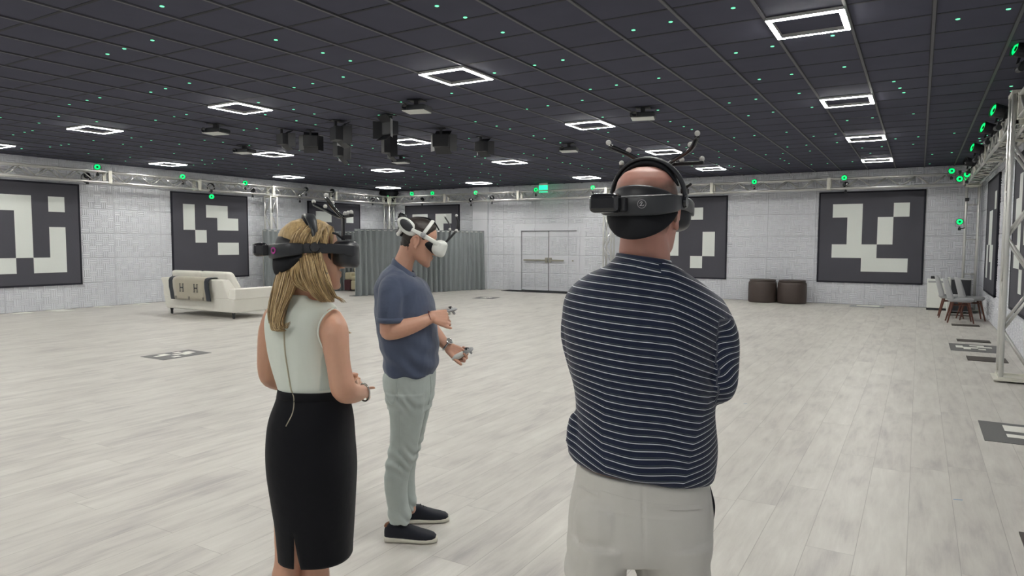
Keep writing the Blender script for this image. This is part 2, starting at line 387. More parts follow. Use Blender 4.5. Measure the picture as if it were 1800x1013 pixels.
# ------------------------------------------------------------------ ceiling ring lights
def ring_light():
    o = thing('ceiling_light', 'x', 'ceiling light'); o['_m'] = 0
    h, t, z0, z1 = CELL / 2 - .004, .045, -.034, -.004
    f = MB()
    for a in range(4):
        R = Matrix.Rotation(a * PI / 2, 3, 'Z')
        f.box(R @ Vector((h - t / 2, 0, z1 - .003)), (t + .004, 2 * h - .004, .012), R)
        f.box(R @ Vector((h - .0015, 0, (z0 + z1) / 2 + .002)), (.003, 2 * h, .024), R); f.box(R @ Vector((h - t + .0008, 0, (z0 + z1) / 2)), (.0016, 2 * (h - t), .030), R)
    f.build('housing', M['fix_frame'], o)
    for a in range(4):
        R = Matrix.Rotation(a * PI / 2, 3, 'Z'); q = MB()
        q.box(R @ Vector((h - t / 2, t / 2, (z0 + z1 - .008) / 2)), (t - .007, 2 * h - t - .006, .020), R)
        q.build('light_tube', M['glow_white'], o, bevel=.004)
    return o
proto = ring_light(); first = True
rown = {-15: 'unseen fill row far behind the camera', -9: 'behind the camera', -3: 'above the camera', 3: 'nearest row', 9: 'second row from the camera', 15: 'third row from the camera', 21: 'farthest row'}
coln = {6: 'rightmost column', 0: 'second column from the right', -6: 'middle column', -12: 'second column from the left', -18: 'leftmost column'}
for j in (-15, -9, -3, 3, 9, 15, 21):  # rearmost row is unseen, added as frontal fill on the people
    for i in (6, 0, -6, -12, -18):
        o = proto if first else copy_tree(proto); first = False
        jj = 22 if (j == 21 and i in (-12, -18, -6)) else j
        o.location = ((i + .5 - 7.939) * CELL, (jj + .5 + 7.06) * CELL, ZC)
        o['label'] = 'square white ceiling light, %s, %s' % (rown[j], coln[i]); o['group'] = 'square ring lights in the ceiling'

# ------------------------------------------------------------------ reflective dots on the ceiling
DOTS = [[(962,36),(905,238),(738,288),(638,320),(1125,493),(983,525),(895,546),(593,579),(517,595),(412,620),(348,690),(232,730),(193,775),(146,784),(78,800),(1107,679),(1033,692),(924,713),(575,722),(781,818),(898,834),(838,871),(730,856),(555,834),(408,856),(363,861),(297,872),(128,882),(525,912),(676,925),(773,933),(609,944),(745,956),(1215,832),(1324,844),(1338,788),(1447,772),(1479,862),(1065,856),(1200,951),(1275,946),(1324,943),(1260,969),(1149,980),(1216,975),(1033,911),(1460,1000),(2,697)],
[(118,236),(397,313),(560,360),(518,456),(337,495),(226,519),(1074,34),(1242,102),(1465,191),(1416,432),(1162,553),(975,586),(860,605),(223,649),(346,676),(823,678),(730,683),(631,697),(240,716),(353,739),(55,680),(15,608),(5,762),(1303,722),(1429,748),(1508,765),(1265,821),(1231,883),(1112,894),(570,862),(694,880),(772,893),(258,893),(270,826),(490,934),(396,941),(337,946),(360,884),(344,817),(133,979),(213,975),(267,971),(434,1005),(485,1001),(550,976),(615,984),(811,942),(878,936),(984,927),(1000,972),(1090,985),(1147,993),(1300,929),(1360,938),(1340,973),(1117,824)],
[(1313,46),(942,128),(721,177),(302,355),(134,386),(871,463),(465,529),(620,504),(1329,313),(1468,470),(1448,588),(1290,610),(1404,686),(417,595),(213,627),(88,647),(866,653),(732,668),(538,695),(940,721),(1020,751),(1068,768),(571,785),(512,767),(128,806),(193,823),(287,847),(387,896),(477,889),(70,910),(127,920),(208,938),(300,964),(346,971),(525,936),(620,874),(926,840),(993,860),(1035,875),(1075,912),(750,916),(653,959),(660,926),(1318,817),(1439,804),(1226,899),(1327,890),(1230,934),(1068,985),(1215,975),(1290,983),(1318,988),(1359,999),(1507,918),(415,982),(453,1001),(535,1001),(215,1005)],
[(1428,52),(1127,112),(384,210),(26,274),(453,396),(140,440),(185,553),(261,636),(30,665),(747,483),(783,522),(806,549),(1444,511),(1447,540),(1450,582),(470,715),(620,699),(863,675),(110,784),(271,808),(401,796),(757,824),(892,812),(1106,790),(862,856),(410,846),(228,861),(115,872),(249,896),(88,910),(73,942),(98,953),(125,970),(559,878),(676,870),(608,909),(975,916),(1091,906),(353,970),(258,976),(501,960),(960,972),(1357,691),(1361,712),(1297,790),(1298,804),(1255,821),(1259,836),(1268,853)]]
FAR = [(37,524),(120,524),(76,413),(196,430),(230,502),(173,609),(260,620),(355,584),(475,578),(558,578),(665,551),(753,547),(545,355),(662,344),(878,408),(1037,432),(1138,444),(785,478),(882,487),(908,525),(1004,521),(1155,517),(1180,580),(1045,585),(956,590),(1037,625),(797,635),(726,658),(1247,615),(1468,499),(1480,410),(1553,510),(1677,526),(1675,583),(1647,622),(1597,545),(1350,555),(1445,553),(678,625),(1411,332),(1516,348)]
dotpos = []
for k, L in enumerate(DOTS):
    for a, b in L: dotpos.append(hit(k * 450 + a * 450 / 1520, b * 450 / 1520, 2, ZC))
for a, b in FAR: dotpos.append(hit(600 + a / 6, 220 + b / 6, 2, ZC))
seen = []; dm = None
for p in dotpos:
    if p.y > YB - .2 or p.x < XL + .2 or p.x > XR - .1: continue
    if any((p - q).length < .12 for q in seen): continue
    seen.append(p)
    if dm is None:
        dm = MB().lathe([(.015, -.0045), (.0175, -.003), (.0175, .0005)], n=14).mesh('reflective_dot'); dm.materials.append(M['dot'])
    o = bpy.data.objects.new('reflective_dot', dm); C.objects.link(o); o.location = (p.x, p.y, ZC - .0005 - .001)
    tag(o, 'small round reflective dot with added pale green glow on a dark ceiling tile', 'marker dot', 'pale green dots scattered over the ceiling')

# ------------------------------------------------------------------ box trusses
def rodmesh(r, n=8):
    me = MB().lathe([(r, -.5), (r, .5)], n=n).mesh('rod'); me.polygons.foreach_set('use_smooth', [len(p.vertices) == 4 for p in me.polygons]); me.materials.append(M['alu']); return me
ROD = {.024: rodmesh(.024, 12), .012: rodmesh(.012, 8), .016: rodmesh(.016, 10)}
def rod(name, a, b, r, parent):
    a, b = Vector(a), Vector(b); d = b - a
    o = bpy.data.objects.new(name, ROD[r]); C.objects.link(o); o.parent = parent
    o.location = (a + b) / 2; o.rotation_mode = 'QUATERNION'; o.rotation_quaternion = Vector((0, 0, 1)).rotation_difference(d.normalized()); o.scale = (1, 1, d.length)
    return o
def truss(p0, p1, label, name='truss_section', size=.29, group=None, pitch=.6, plates=(1, 1), br=.012, cr=.024, ladder=False):
    p0, p1 = Vector(p0), Vector(p1); L = (p1 - p0).length; ax = (p1 - p0).normalized()
    base = Vector((p0.x, p0.y, p0.z))
    t = thing(name, label, 'truss', base, 0, group); t['_m'] = 0
    up = Vector((0, 0, 1)) if abs(ax.z) < .5 else Vector((0, 1, 0)); sd = ax.cross(up).normalized(); h = size / 2 - .024
    cor = [sd * sx * h + up * sy * h for sx, sy in ((-1, -1), (1, -1), (1, 1), (-1, 1))]
    for c in cor: rod('chord', c + ax * .0, c + ax * L, cr, t)
    n = max(2, int(round((L - .1) / (pitch / 2)))); st = (L - .1) / n
    for fi in range(4):
        a, b = cor[fi], cor[(fi + 1) % 4]
        for k in range(n):
            q0, q1 = (a, b) if (k + fi + (fi > 1)) % 2 == 0 else (b, a)
            if ladder:
                if k % 2 == 0: rod('brace', a + ax * (.05 + k * st), b + ax * (.05 + k * st), br, t)
                continue
            rod('brace', q0 + ax * (.05 + k * st), q1 + ax * (.05 + (k + 1) * st), br, t)
    for e, on in ((0, plates[0]), (1, plates[1])):
        if not on: continue
        c = ax * (.02 if e == 0 else L - .02); f = MB(); w = .04
        for i2 in range(4):
            a, b = cor[i2], cor[(i2 + 1) % 4]; R = Matrix((( (b - a).normalized()), ax, (b - a).normalized().cross(ax))).transposed()
            f.box(c + (a + b) / 2, ((b - a).length + .055, w, .012 if False else .05), R)
        f.build('end_plate', M['alu_plate'], t, bevel=.004)
    return t
ZT0, ZT1 = 2.925, 3.215; ZT = (ZT0 + ZT1) / 2
XT = XL + .50                      # left wall truss line
YT = YB - .50                      # back wall truss line
XRT = 1.02
def ynum(px, py, x): return hit(px, py, 0, x).y
def xnum(px, py, y): return hit(px, py, 1, y).x
ly = [-1.2, 2.1, 4.9, ynum(188, 310, XT), ynum(346, 325, XT), ynum(476, 338, XT), ynum(586, 345, XT), YT - .17]
ord_ = ['nearest section, left of frame', 'section at the left picture edge', 'section before the first joint', 'section between the first two joints', 'section above the second banner', 'section left of the third banner', 'section ending in the far corner']
for k in range(2, 7):
    truss((XT, ly[k], ZT), (XT, ly[k + 1], ZT), 'aluminium box truss along the left wall, ' + ord_[k], group='aluminium truss ring around the room')
bx = [XT + .17, xnum(785, 345, YT), xnum(914, 342, YT), xnum(1068, 335, YT), xnum(1253, 325, YT), xnum(1458, 318, YT), XRT - .17]
ord_ = ['behind the narrow banner beside the far left corner', 'left of the double door', 'above the double door', 'behind the striped man, left piece', 'above the brown ottomans', 'above the large right banner']
for k in range(6):
    truss((bx[k], YT, ZT), (bx[k + 1], YT, ZT), 'aluminium box truss along the back wall, ' + ord_[k], group='aluminium truss ring around the room')
# corner blocks
def corner_block(c, label):
    t = thing('truss_corner', label, 'truss corner', c, 0, 'corner blocks of the truss ring'); t['_m'] = 0; f = MB(); h = .145
    for sx in (-1, 1):
        for sy in (-1, 1):
            f.box((sx * (h - .024), sy * (h - .024), 0), (.048, .048, .29)); f.box((0, sx * (h - .024), sy * (h - .024)), (.29, .048, .048)); f.box((sx * (h - .024), 0, sy * (h - .024)), (.048, .29, .048))
    f.build('block_frame', M['alu_plate'], t, bevel=.008)
    return t
corner_block((XT, YT, ZT), 'square aluminium truss corner block in the far left corner')
corner_block((XRT, YT, ZT), 'square aluminium truss corner block in the far right corner')
ry = [YT - .17, 16.6, 14.0, 11.4, 9.75]
ord_ = ['farthest section beside the corner', 'second section from the corner', 'third section from the corner', 'section meeting the near tower']
for k in range(4):
    truss((XRT, ry[k], ZT), (XRT, ry[k + 1], ZT), 'aluminium box truss along the right wall, ' + ord_[k], group='aluminium truss ring around the room')
truss((XRT, 9.4, ZT), (XRT, 6.6, ZT), 'aluminium box truss along the right wall, nearest section beyond the tower', group='aluminium truss ring around the room')
# upright towers
def base_plate(t, c, z=.012):
    MB().box((0, 0, .008), (.45, .45, .016)).build('base_plate', M['alu_plate'], t, bevel=.003)
for (x, y, lab, sz) in ((XRT + .0, YT, 'aluminium truss tower standing in the far right corner', .29), (xnum(1070, 420, YT - .0), YT, 'aluminium truss tower half hidden behind the striped man', .29),
                    (XT, YT, 'aluminium truss tower rising above the grey drape in the far left corner', .29), (XT, ynum(476, 345, XT), 'aluminium truss tower at the left wall between two banners', .29)):
    t = truss((x, y, .016), (x, y, ZT0 - .004), lab, 'truss_tower', sz, 'truss towers', .8 if 'right corner' in lab else .9, (1, 1), ladder='right corner' in lab); base_plate(t, None)
# the near tower is heavier, square to the right wall
tw = truss((XRT - .02, 9.62, .02), (XRT - .02, 9.62, ZT1 + .04), 'large silver truss tower standing nearest at the right picture edge', 'truss_tower', .36, 'truss towers', 1.1, (1, 1), .016, .024); base_plate(tw, None)

# ------------------------------------------------------------------ stage lights
def can_proto(on, big=1.0):
    o = thing('stage_light', 'x', 'stage light'); o['_m'] = 0; s = big
    # the can looks along +X
    RX = Matrix(((0, 0, 1), (0, 1, 0), (-1, 0, 0)))
    MB().lathe([(.03 * s, -.10 * s), (.058 * s, -.085 * s), (.066 * s, -.02 * s), (.07 * s, .045 * s), (.073 * s, .05 * s), (.073 * s, .07 * s), (.064 * s, .07 * s), (.062 * s, .045 * s), (.0, .045 * s)], (0, 0, 0), RX, 20, cap=False).build('housing', M['black'], o, smooth=False)
    if on:
        b = MB(); n = 22
        b.lathe([(.026 * s, .052 * s), (.034 * s, .060 * s), (.052 * s, .060 * s), (.060 * s, .052 * s), (.026 * s, .052 * s)], (0, 0, 0), RX, n, cap=False); b.build('glow_ring', M['glow_green'], o)
        MB().lathe([(.024 * s, .046 * s), (.022 * s, .058 * s), (.0, .060 * s)], (0, 0, 0), RX, 14, cap=False).build('lens', M['black_gloss'], o)
    else:
        MB().lathe([(.060 * s, .046 * s), (.04 * s, .056 * s), (.0, .060 * s)], (0, 0, 0), RX, 18, cap=False).build('lens', M['black_gloss'], o)
    y = MB()
    for sy in (-1, 1): y.box((-.03 * s, sy * .082 * s, -.045 * s), (.022, .005, .12 * s))
    y.box((-.03 * s, 0, -.105 * s), (.022, .169 * s, .005)); y.build('yoke', M['black'], o)
    c = MB().box((-.03 * s, 0, -.13 * s), (.03, .03, .05)).tube([(-.03 * s, -.03, -.165 * s), (-.03 * s, .03, -.165 * s)], .03, 12); c.build('clamp', M['charcoal'], o)
    return o
canA = can_proto(True); canB = can_proto(False); usedA = usedB = False
def can(px, py, where, v, label, on=True, rz=None, tilt=0, scale=1, flip=False):
    """where: axis and value of the vertical plane in which the light hangs"""
    global usedA, usedB
    p = hit(px, py, where, v)
    src = canA if on else canB
    used = usedA if on else usedB
    o = copy_tree(src) if used else src
    if on: usedA = True
    else: usedB = True
    if rz is None: rz = math.atan2(-p.y, -p.x)
    o.location = p; o.rotation_mode = 'XYZ'; o.rotation_euler = (PI if flip else 0, tilt, rz); o.scale = (scale,) * 3
    o['label'] = label; o['group'] = 'green lit stage lights on the truss' if on else 'unlit stage lights on the truss'
    return o
x0 = XT + .1; y0 = YT - .1
for a in [(171, 294, 0, x0, 'stage light glowing green on the left truss, above the leftmost banner edge'), (321, 311, 0, x0, 'stage light glowing green on the left truss, above the second banner'),
          (431, 322, 0, x0, 'stage light glowing green on the left truss, at the right edge of the second banner')]: can(*a)
can(372, 346, 0, XT + .2, 'green stage light hanging below the left truss in front of the second banner', flip=True)
can(683, 347, 1, y0, 'green stage light in the far left corner above the grey drape', flip=True)
for a in [(724, 341, 1, y0, 'green stage light, first on the back truss right of the corner'), (760, 340, 1, y0, 'green stage light, second on the back truss right of the corner'),
          (836, 339, 1, y0, 'green stage light on the back truss left of the double door'), (942, 334, 1, y0, 'green stage light on the back truss beside the green sign'),
          (1042, 330, 1, y0, 'green stage light on the back truss left of the striped man'), (1326, 320, 1, y0, 'green stage light on the back truss above the brown ottomans'),
          (1484, 313, 1, y0, 'green stage light on the back truss above the large right banner'), (1673, 301, 1, y0 - .1, 'green stage light, leftmost of the cluster in the far right corner')]: can(*a)
can(1700, 307, 1, YT - .9, 'green stage light, right one of the corner cluster'); can(1687, 315, 1, YT - .6, 'green stage light, lowest of the corner cluster', flip=True)
can(1699, 313, 1, YT + .1, 'green stage light peeking out behind the corner cluster')
lt = can(1687, 390, 1, YT - .25, 'green stage light clamped halfway up the far right tower')
tgt_ = Matrix.Rotation(-lt.rotation_euler[2], 3, 'Z') @ (Vector((XRT - .12, YT - .12, lt.location.z - .14)) - lt.location)
MB().tube([(-.03, 0, -.16), tuple(tgt_)], .012, 8).build('side_arm', M['black'], lt)
p = hit(1700, 351, 1, YT - .17); o = MB().b2((-.04, -.03, -.04), (.04, .03, .04)).build('sensor_box', M['black'], bevel=.005); o.location = (p.x, YT - .17, p.z); tag(o, 'small black box fixed high on the far right tower', 'box')
for k, (px, py, r0) in enumerate([(150, 313, .09), (370, 330, .10), (147, 306, .07)][:2]):
    p = hit(px, py, 0, XT + .02); mm = MB()
    for q in range(3): mm.tube([Vector((.012 * q, (r0 + .006 * q) * math.cos(a), (r0 + .008 * q) * math.sin(a))) for a in [2 * PI * i / 20 for i in range(21)]], .008, 6)
    o = mm.build('cable_coil', M['black'], smooth=True); o.location = p; tag(o, ['coil of black cable in the left truss above the leftmost banner', 'coil of black cable in the left truss above the second banner'][k], 'cable', 'cable coils in the left truss')
mm = MB().loft([[Vector((a * w_, b * w_ * .4, z)) for a, b in ((-1, -1), (0, -1.3), (1, -1), (1, 1), (0, .8), (-1, 1))] for w_, z in ((.30, 0), (.34, -.12), (.22, -.26), (.15, -.40))])
o = mm.build('black_cloth', M['black_soft'], smooth=True); o.location = (XT + .02, YT - .02, ZC - .003); tag(o, 'black cloth bundle hanging above the truss in the far left corner', 'cloth')
for a in [(444, 335, 0, XT - .05, 'unlit stage light in the left truss beside the second banner'), (538, 333, 0, XT + .1, 'unlit stage light on the left truss above the woman'), (584, 336, 0, XT + .1, 'unlit stage light on the left truss right of the woman\'s antenna'),
          (527, 345, 0, XT - .1, 'unlit stage light inside the left truss behind the woman')]: can(*a, on=False)
for a in [(655, 351, 0, XT + .1, 'unlit stage light inside the truss at the far left corner'), (828, 352, 1, YT - .1, 'unlit stage light low on the back truss left of the door'), (865, 348, 1, YT + .1, 'unlit stage light inside the back truss near the door'),
          (742, 351, 1, YT, 'unlit stage light inside the back truss above the white headset'), (1487, 325, 1, YT + .1, 'unlit stage light under the green one above the large right banner'), (153, 309, 0, XT, 'unlit stage light inside the left truss near the leftmost banner')]: can(*a, on=False)
xr_ = XRT - .16
for (px, py, on, lab, s, xx) in [(1757, 196, True, 'green stage light on the right truss, nearest of three in profile', 1.45, XRT - .25), (1737, 226, True, 'green stage light on the right truss, middle of three in profile', 1.45, XRT - .25),
                          (1717, 261, True, 'green stage light on the right truss, farthest of three in profile', 1.45, XRT - .25), (1704, 285, False, 'unlit stage light on the right truss near the corner', 1.45, XRT - .25), (1797, 88, True, 'green stage light cut by the right picture edge high on the truss', 1.3, XRT - .25)]:
    can(px, py, 0, xx, lab, on, rz=PI + .35, tilt=-.25, scale=s * .8)

# ------------------------------------------------------------------ exit-style sign
p = hit(955, 330, 1, YB - .5)
t = thing('ceiling_sign', 'small sign box with a glowing green face hanging from the ceiling at the back', 'sign', (p.x, p.y, ZC)); t['_m'] = 0
MB().b2((-.15, -.02, -.07), (.15, .02, 0)).build('mount', M['white_pl'], t, bevel=.004)
MB().b2((-.15, -.012, -.29), (.15, .012, -.07)).build('lit_face', M['green_sign'], t, bevel=.003)

# ------------------------------------------------------------------ ceiling projectors and studio panels
def unit_proto():
    o = thing('ceiling_projector', 'x', 'projector'); o['_m'] = 0
    MB().b2((-.17, -.14, -.15), (.17, .14, -.08)).build('body', M['charcoal'], o, bevel=.018)
    MB().b2((-.155, -.145, -.160), (.155, .12, -.149)).build('bottom_cover', M['white_pl'], o, bevel=.004)
    MB().lathe([(.03, 0), (.04, .03), (.034, .035), (.0, .02)], (-.1, -.143, -.115), Matrix(((1, 0, 0), (0, 0, -1), (0, 1, 0))), 14, cap=False).build('lens', M['black_gloss'], o)
    b = MB().b2((-.03, -.03, -.10), (.03, .03, 0)).b2((-.1, -.1, -.012), (.1, .1, 0)); b.build('mount', M['black'], o)
    return o
pp = unit_proto(); first = True
for (px, py, lab) in [(733, 199, 'projector on the ceiling between the two middle ring lights'), (1130, 211, 'projector on the ceiling above the striped man'), (380, 237, 'projector on the ceiling left of the studio panels'),
                      (1000, 268, 'projector on the ceiling left of the striped man\'s antenna'), (705, 288, 'small far projector on the ceiling above the white headset man'), (430, 271, 'projector on the ceiling touching a ring light on the left')]:
    o = pp if first else copy_tree(pp); first = False
    p = hit(px, py, 2, ZC - .17); o.location = (p.x, p.y, ZC); o.rotation_euler = (0, 0, YAW * .5); o['label'] = 'grey white ' + lab; o['group'] = 'projectors hung from the ceiling'
def panel_proto():
    """small studio light: box head with four barn doors on a drop arm"""
    o = thing('studio_light', 'x', 'studio light'); o['_m'] = 0
    MB().b2((-.02, -.02, -.14), (.02, .02, 0)).b2((-.07, -.07, -.015), (.07, .07, 0)).build('drop_arm', M['black'], o, bevel=.003)
    MB().b2((-.14, -.08, -.30), (.14, .05, -.10)).build('head', M['black'], o, bevel=.012)
    MB().b2((-.12, -.086, -.28), (.12, -.078, -.12)).build('diffuser', M['charcoal'], o, bevel=.002)
    for s in (-1, 1):
        MB().box((s * .185, -.13, -.22), (.006, .15, .26), Matrix.Rotation(s * .7, 3, 'Z')).build('barn_door', M['black'] if s < 0 else M['grey_pl'], o)
    MB().box((0, -.13, -.345), (.28, .16, .006), Matrix.Rotation(.6, 3, 'X')).build('barn_door', M['black'], o)
    MB().box((0, -.13, -.07), (.28, .16, .006), Matrix.Rotation(-.6, 3, 'X')).build('barn_door', M['black'], o)
    return o
pp = panel_proto(); first = True
for (px, py, z, rz, s, lab) in [(495, 243, -0.12, 2.9, 0.8, 'black studio light with barn doors, leftmost of the ceiling cluster'), (546, 246, -0.2, 3.9, 0.85, 'narrow black studio light with barn doors, second from left in the cluster'),
        (590, 233, -0.1, 2.7, 0.95, 'large black studio light with barn doors, upper of the stacked pair'), (593, 250, -0.45, 2.7, 0.85, 'black studio light with barn doors, lower of the stacked pair'),
        (687, 224, -0.1, -0.2, 0.9, 'black studio light with pale front door, top of the middle group'), (677, 244, -0.3, 2.5, 0.85, 'black studio light hanging left of the middle ring light'),
        (775, 245, -0.1, 3.5, 0.95, 'black studio light right of the middle ring light'), (845, 256, -0.05, 3.1, 0.8, 'black studio light, rightmost of the ceiling cluster')]:
    o = pp if first else copy_tree(pp); first = False
    p = hit(px, py, 2, ZC - .2 * s); o.location = (p.x, p.y, ZC); o.rotation_euler = (0, 0, rz); o.scale = (s, s, s * (1.6 if z < -.25 else 1.1)); o['label'] = lab; o['group'] = 'black studio lights under the ceiling'

# ------------------------------------------------------------------ banners with square patterns
def banner(name, org, ux, nrm, cells, label, w=2.4, z0=.56, z1=2.90, W=5, big=.345):
    """org: left lower corner on the wall, ux: direction to the right as seen, nrm: into the room"""
    org = Vector(org); ux = Vector(ux); nrm = Vector(nrm); h = z1 - z0
    c = org + ux * w / 2; t = thing(name, label, 'banner', (c.x, c.y, z0)); t['_m'] = 0
    R = Matrix((ux, nrm, UP)).transposed()
    def P(a, b, d): return ux * (a - w / 2) + UP * b + nrm * d
    b = MB().box(P(w / 2, h / 2, .02), (w - .08, .035, h - .08), R);     e = MB()
    for (a, bb, dw, dh) in ((w / 2, .02, w, .04), (w / 2, h - .02, w, .04), (.02, h / 2, .04, h), (w - .02, h / 2, .04, h)): e.box(P(a, bb, .022), (dw, .044, dh), R)
    e.build('edging', M['banner_edge'], t, bevel=.004)
    mx, mz = (w - W * big) / 2, (h - W * big) / 2 + .01
    for (r, cc) in cells: b.box(P(mx + (cc + .5) * big, h - mz - (r + .5) * big, .0385), (big, .003, big), R, 1)
    b.build('printed_panel', [M['banner'], M['banner_white']], t)
    return t
B1 = [(0, 0), (0, 1), (0, 4), (1, 1), (1, 3), (2, 1), (2, 3), (3, 0), (3, 1), (3, 2), (4, 2), (4, 3), (4, 4)]
A2 = [(0, 0), (0, 2), (0, 3), (1, 0), (1, 3), (1, 4), (2, 1), (3, 3), (3, 4)]
A1 = [(0, 1), (0, 2), (0, 4), (1, 2), (2, 2), (2, 4), (3, 2), (3, 4), (4, 1), (4, 0), (4, 3), (4, 4), (0, 0), (2, 0)]
A3 = [(0, 0), (0, 1), (0, 4), (2, 2), (2, 3), (3, 4), (4, 1)]
B3 = [(0, 0), (0, 1), (0, 3), (0, 4), (1, 0), (1, 3), (2, 1), (3, 4), (4, 2)]
B2 = [(0, 3), (1, 0), (2, 1), (2, 4), (3, 1), (3, 4), (4, 3)]
R1 = [(0, 4), (1, 1), (1, 2), (2, 1), (2, 2), (3, 0), (3, 2), (3, 3), (4, 0), (4, 3)]
R2 = [(0, 1), (1, 0), (1, 1), (2, 1), (2, 3), (3, 0), (3, 1), (4, 2), (4, 4)]
banner('wall_banner', (-2.30, YB, 0), (1, 0, 0), (0, -1, 0), B1, 'large charcoal banner with white blocks on the back wall beside the heater')
banner('wall_banner', (-7.04, YB, 0), (1, 0, 0), (0, -1, 0), B2, 'charcoal banner with white blocks partly hidden behind the striped man')
banner('wall_banner', (-16.14, YB, 0), (1, 0, 0), (0, -1, 0), B3, 'charcoal banner with white blocks behind the man in the white headset')
banner('wall_banner', (XL, 6.40, 0), (0, 1, 0), (1, 0, 0), A1, 'charcoal banner with large white blocks, leftmost and cut by the picture edge')
banner('wall_banner', (XL, 11.09, 0), (0, 1, 0), (1, 0, 0), A2, 'charcoal banner with white blocks on the left wall behind the white sofa')
banner('wall_banner', (XL, 15.80, 0), (0, 1, 0), (1, 0, 0), A3, 'charcoal banner with white blocks on the left wall behind the woman\'s antenna')
banner('wall_banner', (XR, 18.05, 0), (0, -1, 0), (-1, 0, 0), R1, 'charcoal banner seen edge-on on the right wall behind the chairs')
banner('wall_banner', (XR, 13.15, 0), (0, -1, 0), (-1, 0, 0), R2, 'charcoal banner on the right wall seen through the near truss tower')

# ------------------------------------------------------------------ floor markers, strips, cable
def floor_marker(c, rz, sx, sy, cells, label, n=5):
    t = thing('floor_marker', label, 'floor marker', (c[0], c[1], 0), rz, 'grey floor markers with white blocks'); t['_m'] = 0
    q = MB().box((0, 0, .002), (sx, sy, .004)); cx, cy = sx * .74 / n, sy * .74 / n
    for r, cc in cells: q.box(((cc - (n - 1) / 2) * cx, ((n - 1) / 2 - r) * cy, .0045), (cx, cy, .002), None, 1)
    q.build('printed_sheet', [M['mat_grey'], M['mat_white']], t); return t
floor_marker((-8.80, 5.77), 0, .52, .72, [(0, 1), (0, 2), (1, 0), (1, 2), (1, 3), (2, 2), (3, 0), (3, 1), (3, 4), (4, 1)], 'grey floor marker with white blocks left of the woman in front of the sofa')
floor_marker((.76, 12.35), 0, .62, .85, [(0, 2), (1, 0), (1, 3), (1, 4), (2, 0), (2, 1), (2, 2), (3, 3), (3, 1), (0, 3)], 'grey floor marker with white blocks between two dark strips at right')
floor_marker((.80, 6.90), 0, .60, .72, [(0, 2), (0, 1), (1, 1), (1, 2), (1, 3), (2, 3), (3, 1), (3, 2), (3, 3), (3, 4), (4, 4)], 'grey floor marker with white blocks cut by the right picture edge')
floor_marker((-10.54, 16.4), .2, .62, .62, [(0, 2), (1, 1), (1, 3), (2, 2), (3, 1), (3, 2)], 'small distant floor marker near the right end of the grey drape')
floor_marker((-6.95, 15.6), .2, .5, .5, [(1, 1), (2, 3), (2, 2)], 'distant floor marker just left of the striped man')
for k, (px, py) in enumerate([(22, 549), (95, 545), (165, 538), (232, 533)]):
    p = hit(px, py, 2, 0)
    MBs = MB().box((0, 0, .003), (.7, .35, .006)).build('floor_sheet', M['mat_white'], bevel=.001); MBs.location = (p.x + .2, p.y, 0)
    tag(MBs, 'pale flat sheet on the floor by the left wall, %s' % ['nearest the picture edge', 'second from the picture edge', 'third from the picture edge', 'closest to the sofa'][k], 'sheet', 'pale sheets along the left wall')
for k, (a, b, c, lab) in enumerate([((1688, 600), (1734, 600), .30, 'dark strip on the floor beyond the right floor marker'), ((1707, 632), (1762, 633), .42, 'dark strip on the floor nearest the large truss tower'),
                                 ((1678, 572), (1716, 573), .3, 'dark strip on the floor under the front chair legs'), ((1670, 555), (1700, 555), .25, 'dark strip on the floor beside the grey cabinet')]):
    p, q = hit(*a, 2, 0), hit(*b, 2, 0)
    L = min((q - p).length, 1.2 - .0) if True else 0
    o = MB().box((0, 0, .004), (max(.45, abs(q.x - p.x)), c, .008)).build('floor_strip', M['dark_strip'], bevel=.002)
    o.location = ((p.x + q.x) / 2, (p.y + q.y) / 2, 0); tag(o, lab, 'strip', 'dark strips on the right floor')
p = hit(1797, 955, 2, 0); o = MB().box((.1, 0, .004), (.2, .3, .008)).build('floor_strip', M['dark_strip'], bevel=.002); o.location = (p.x, p.y, 0); tag(o, 'dark strip with a pale edge at the lower right picture corner', 'strip')
p = hit(1684, 879, 2, 0); o = MB().box((0, 0, .0008), (.05, .008, .0012)).build('tape_mark', M['blue_mark']); o.location = (p.x, p.y, 0); o.rotation_euler = (0, 0, .3); tag(o, 'tiny blue tape mark on the floor at lower right', 'tape')
p = hit(1310, 710, 2, 0); o = MB().box((0, 0, .0008), (.04, .006, .0012)).build('tape_mark', M['blue_mark']); o.location = (p.x, p.y, 0); o.rotation_euler = (0, 0, .9); tag(o, 'tiny blue tape mark on the floor right of the striped elbow', 'tape')
p = hit(1523, 541, 2, 0); t = thing('floor_box', 'flat pale floor tray on the floor below the large right banner', 'tray', (p.x, YB - .55, 0)); t['_m'] = 0
MB().box((0, 0, .012), (.75, .35, .024)).build('tray', M['grey_pl'], t, bevel=.004); MB().box((.02, -.02, .03), (.5, .2, .014)).build('inlay', M['mat_white'], t, bevel=.003)
pts = [(XL + .18 + .06 * math.sin(k * 1.7), 12.0 + k * .28, .012 + .006 * math.sin(k * 2.3)) for k in range(-4, 5)]
tag(MB().tube(catmull(pts, 5), .009, 6).build('cable', M['cable'], smooth=True), 'white cable lying on the floor along the left wall by the sofa', 'cable')

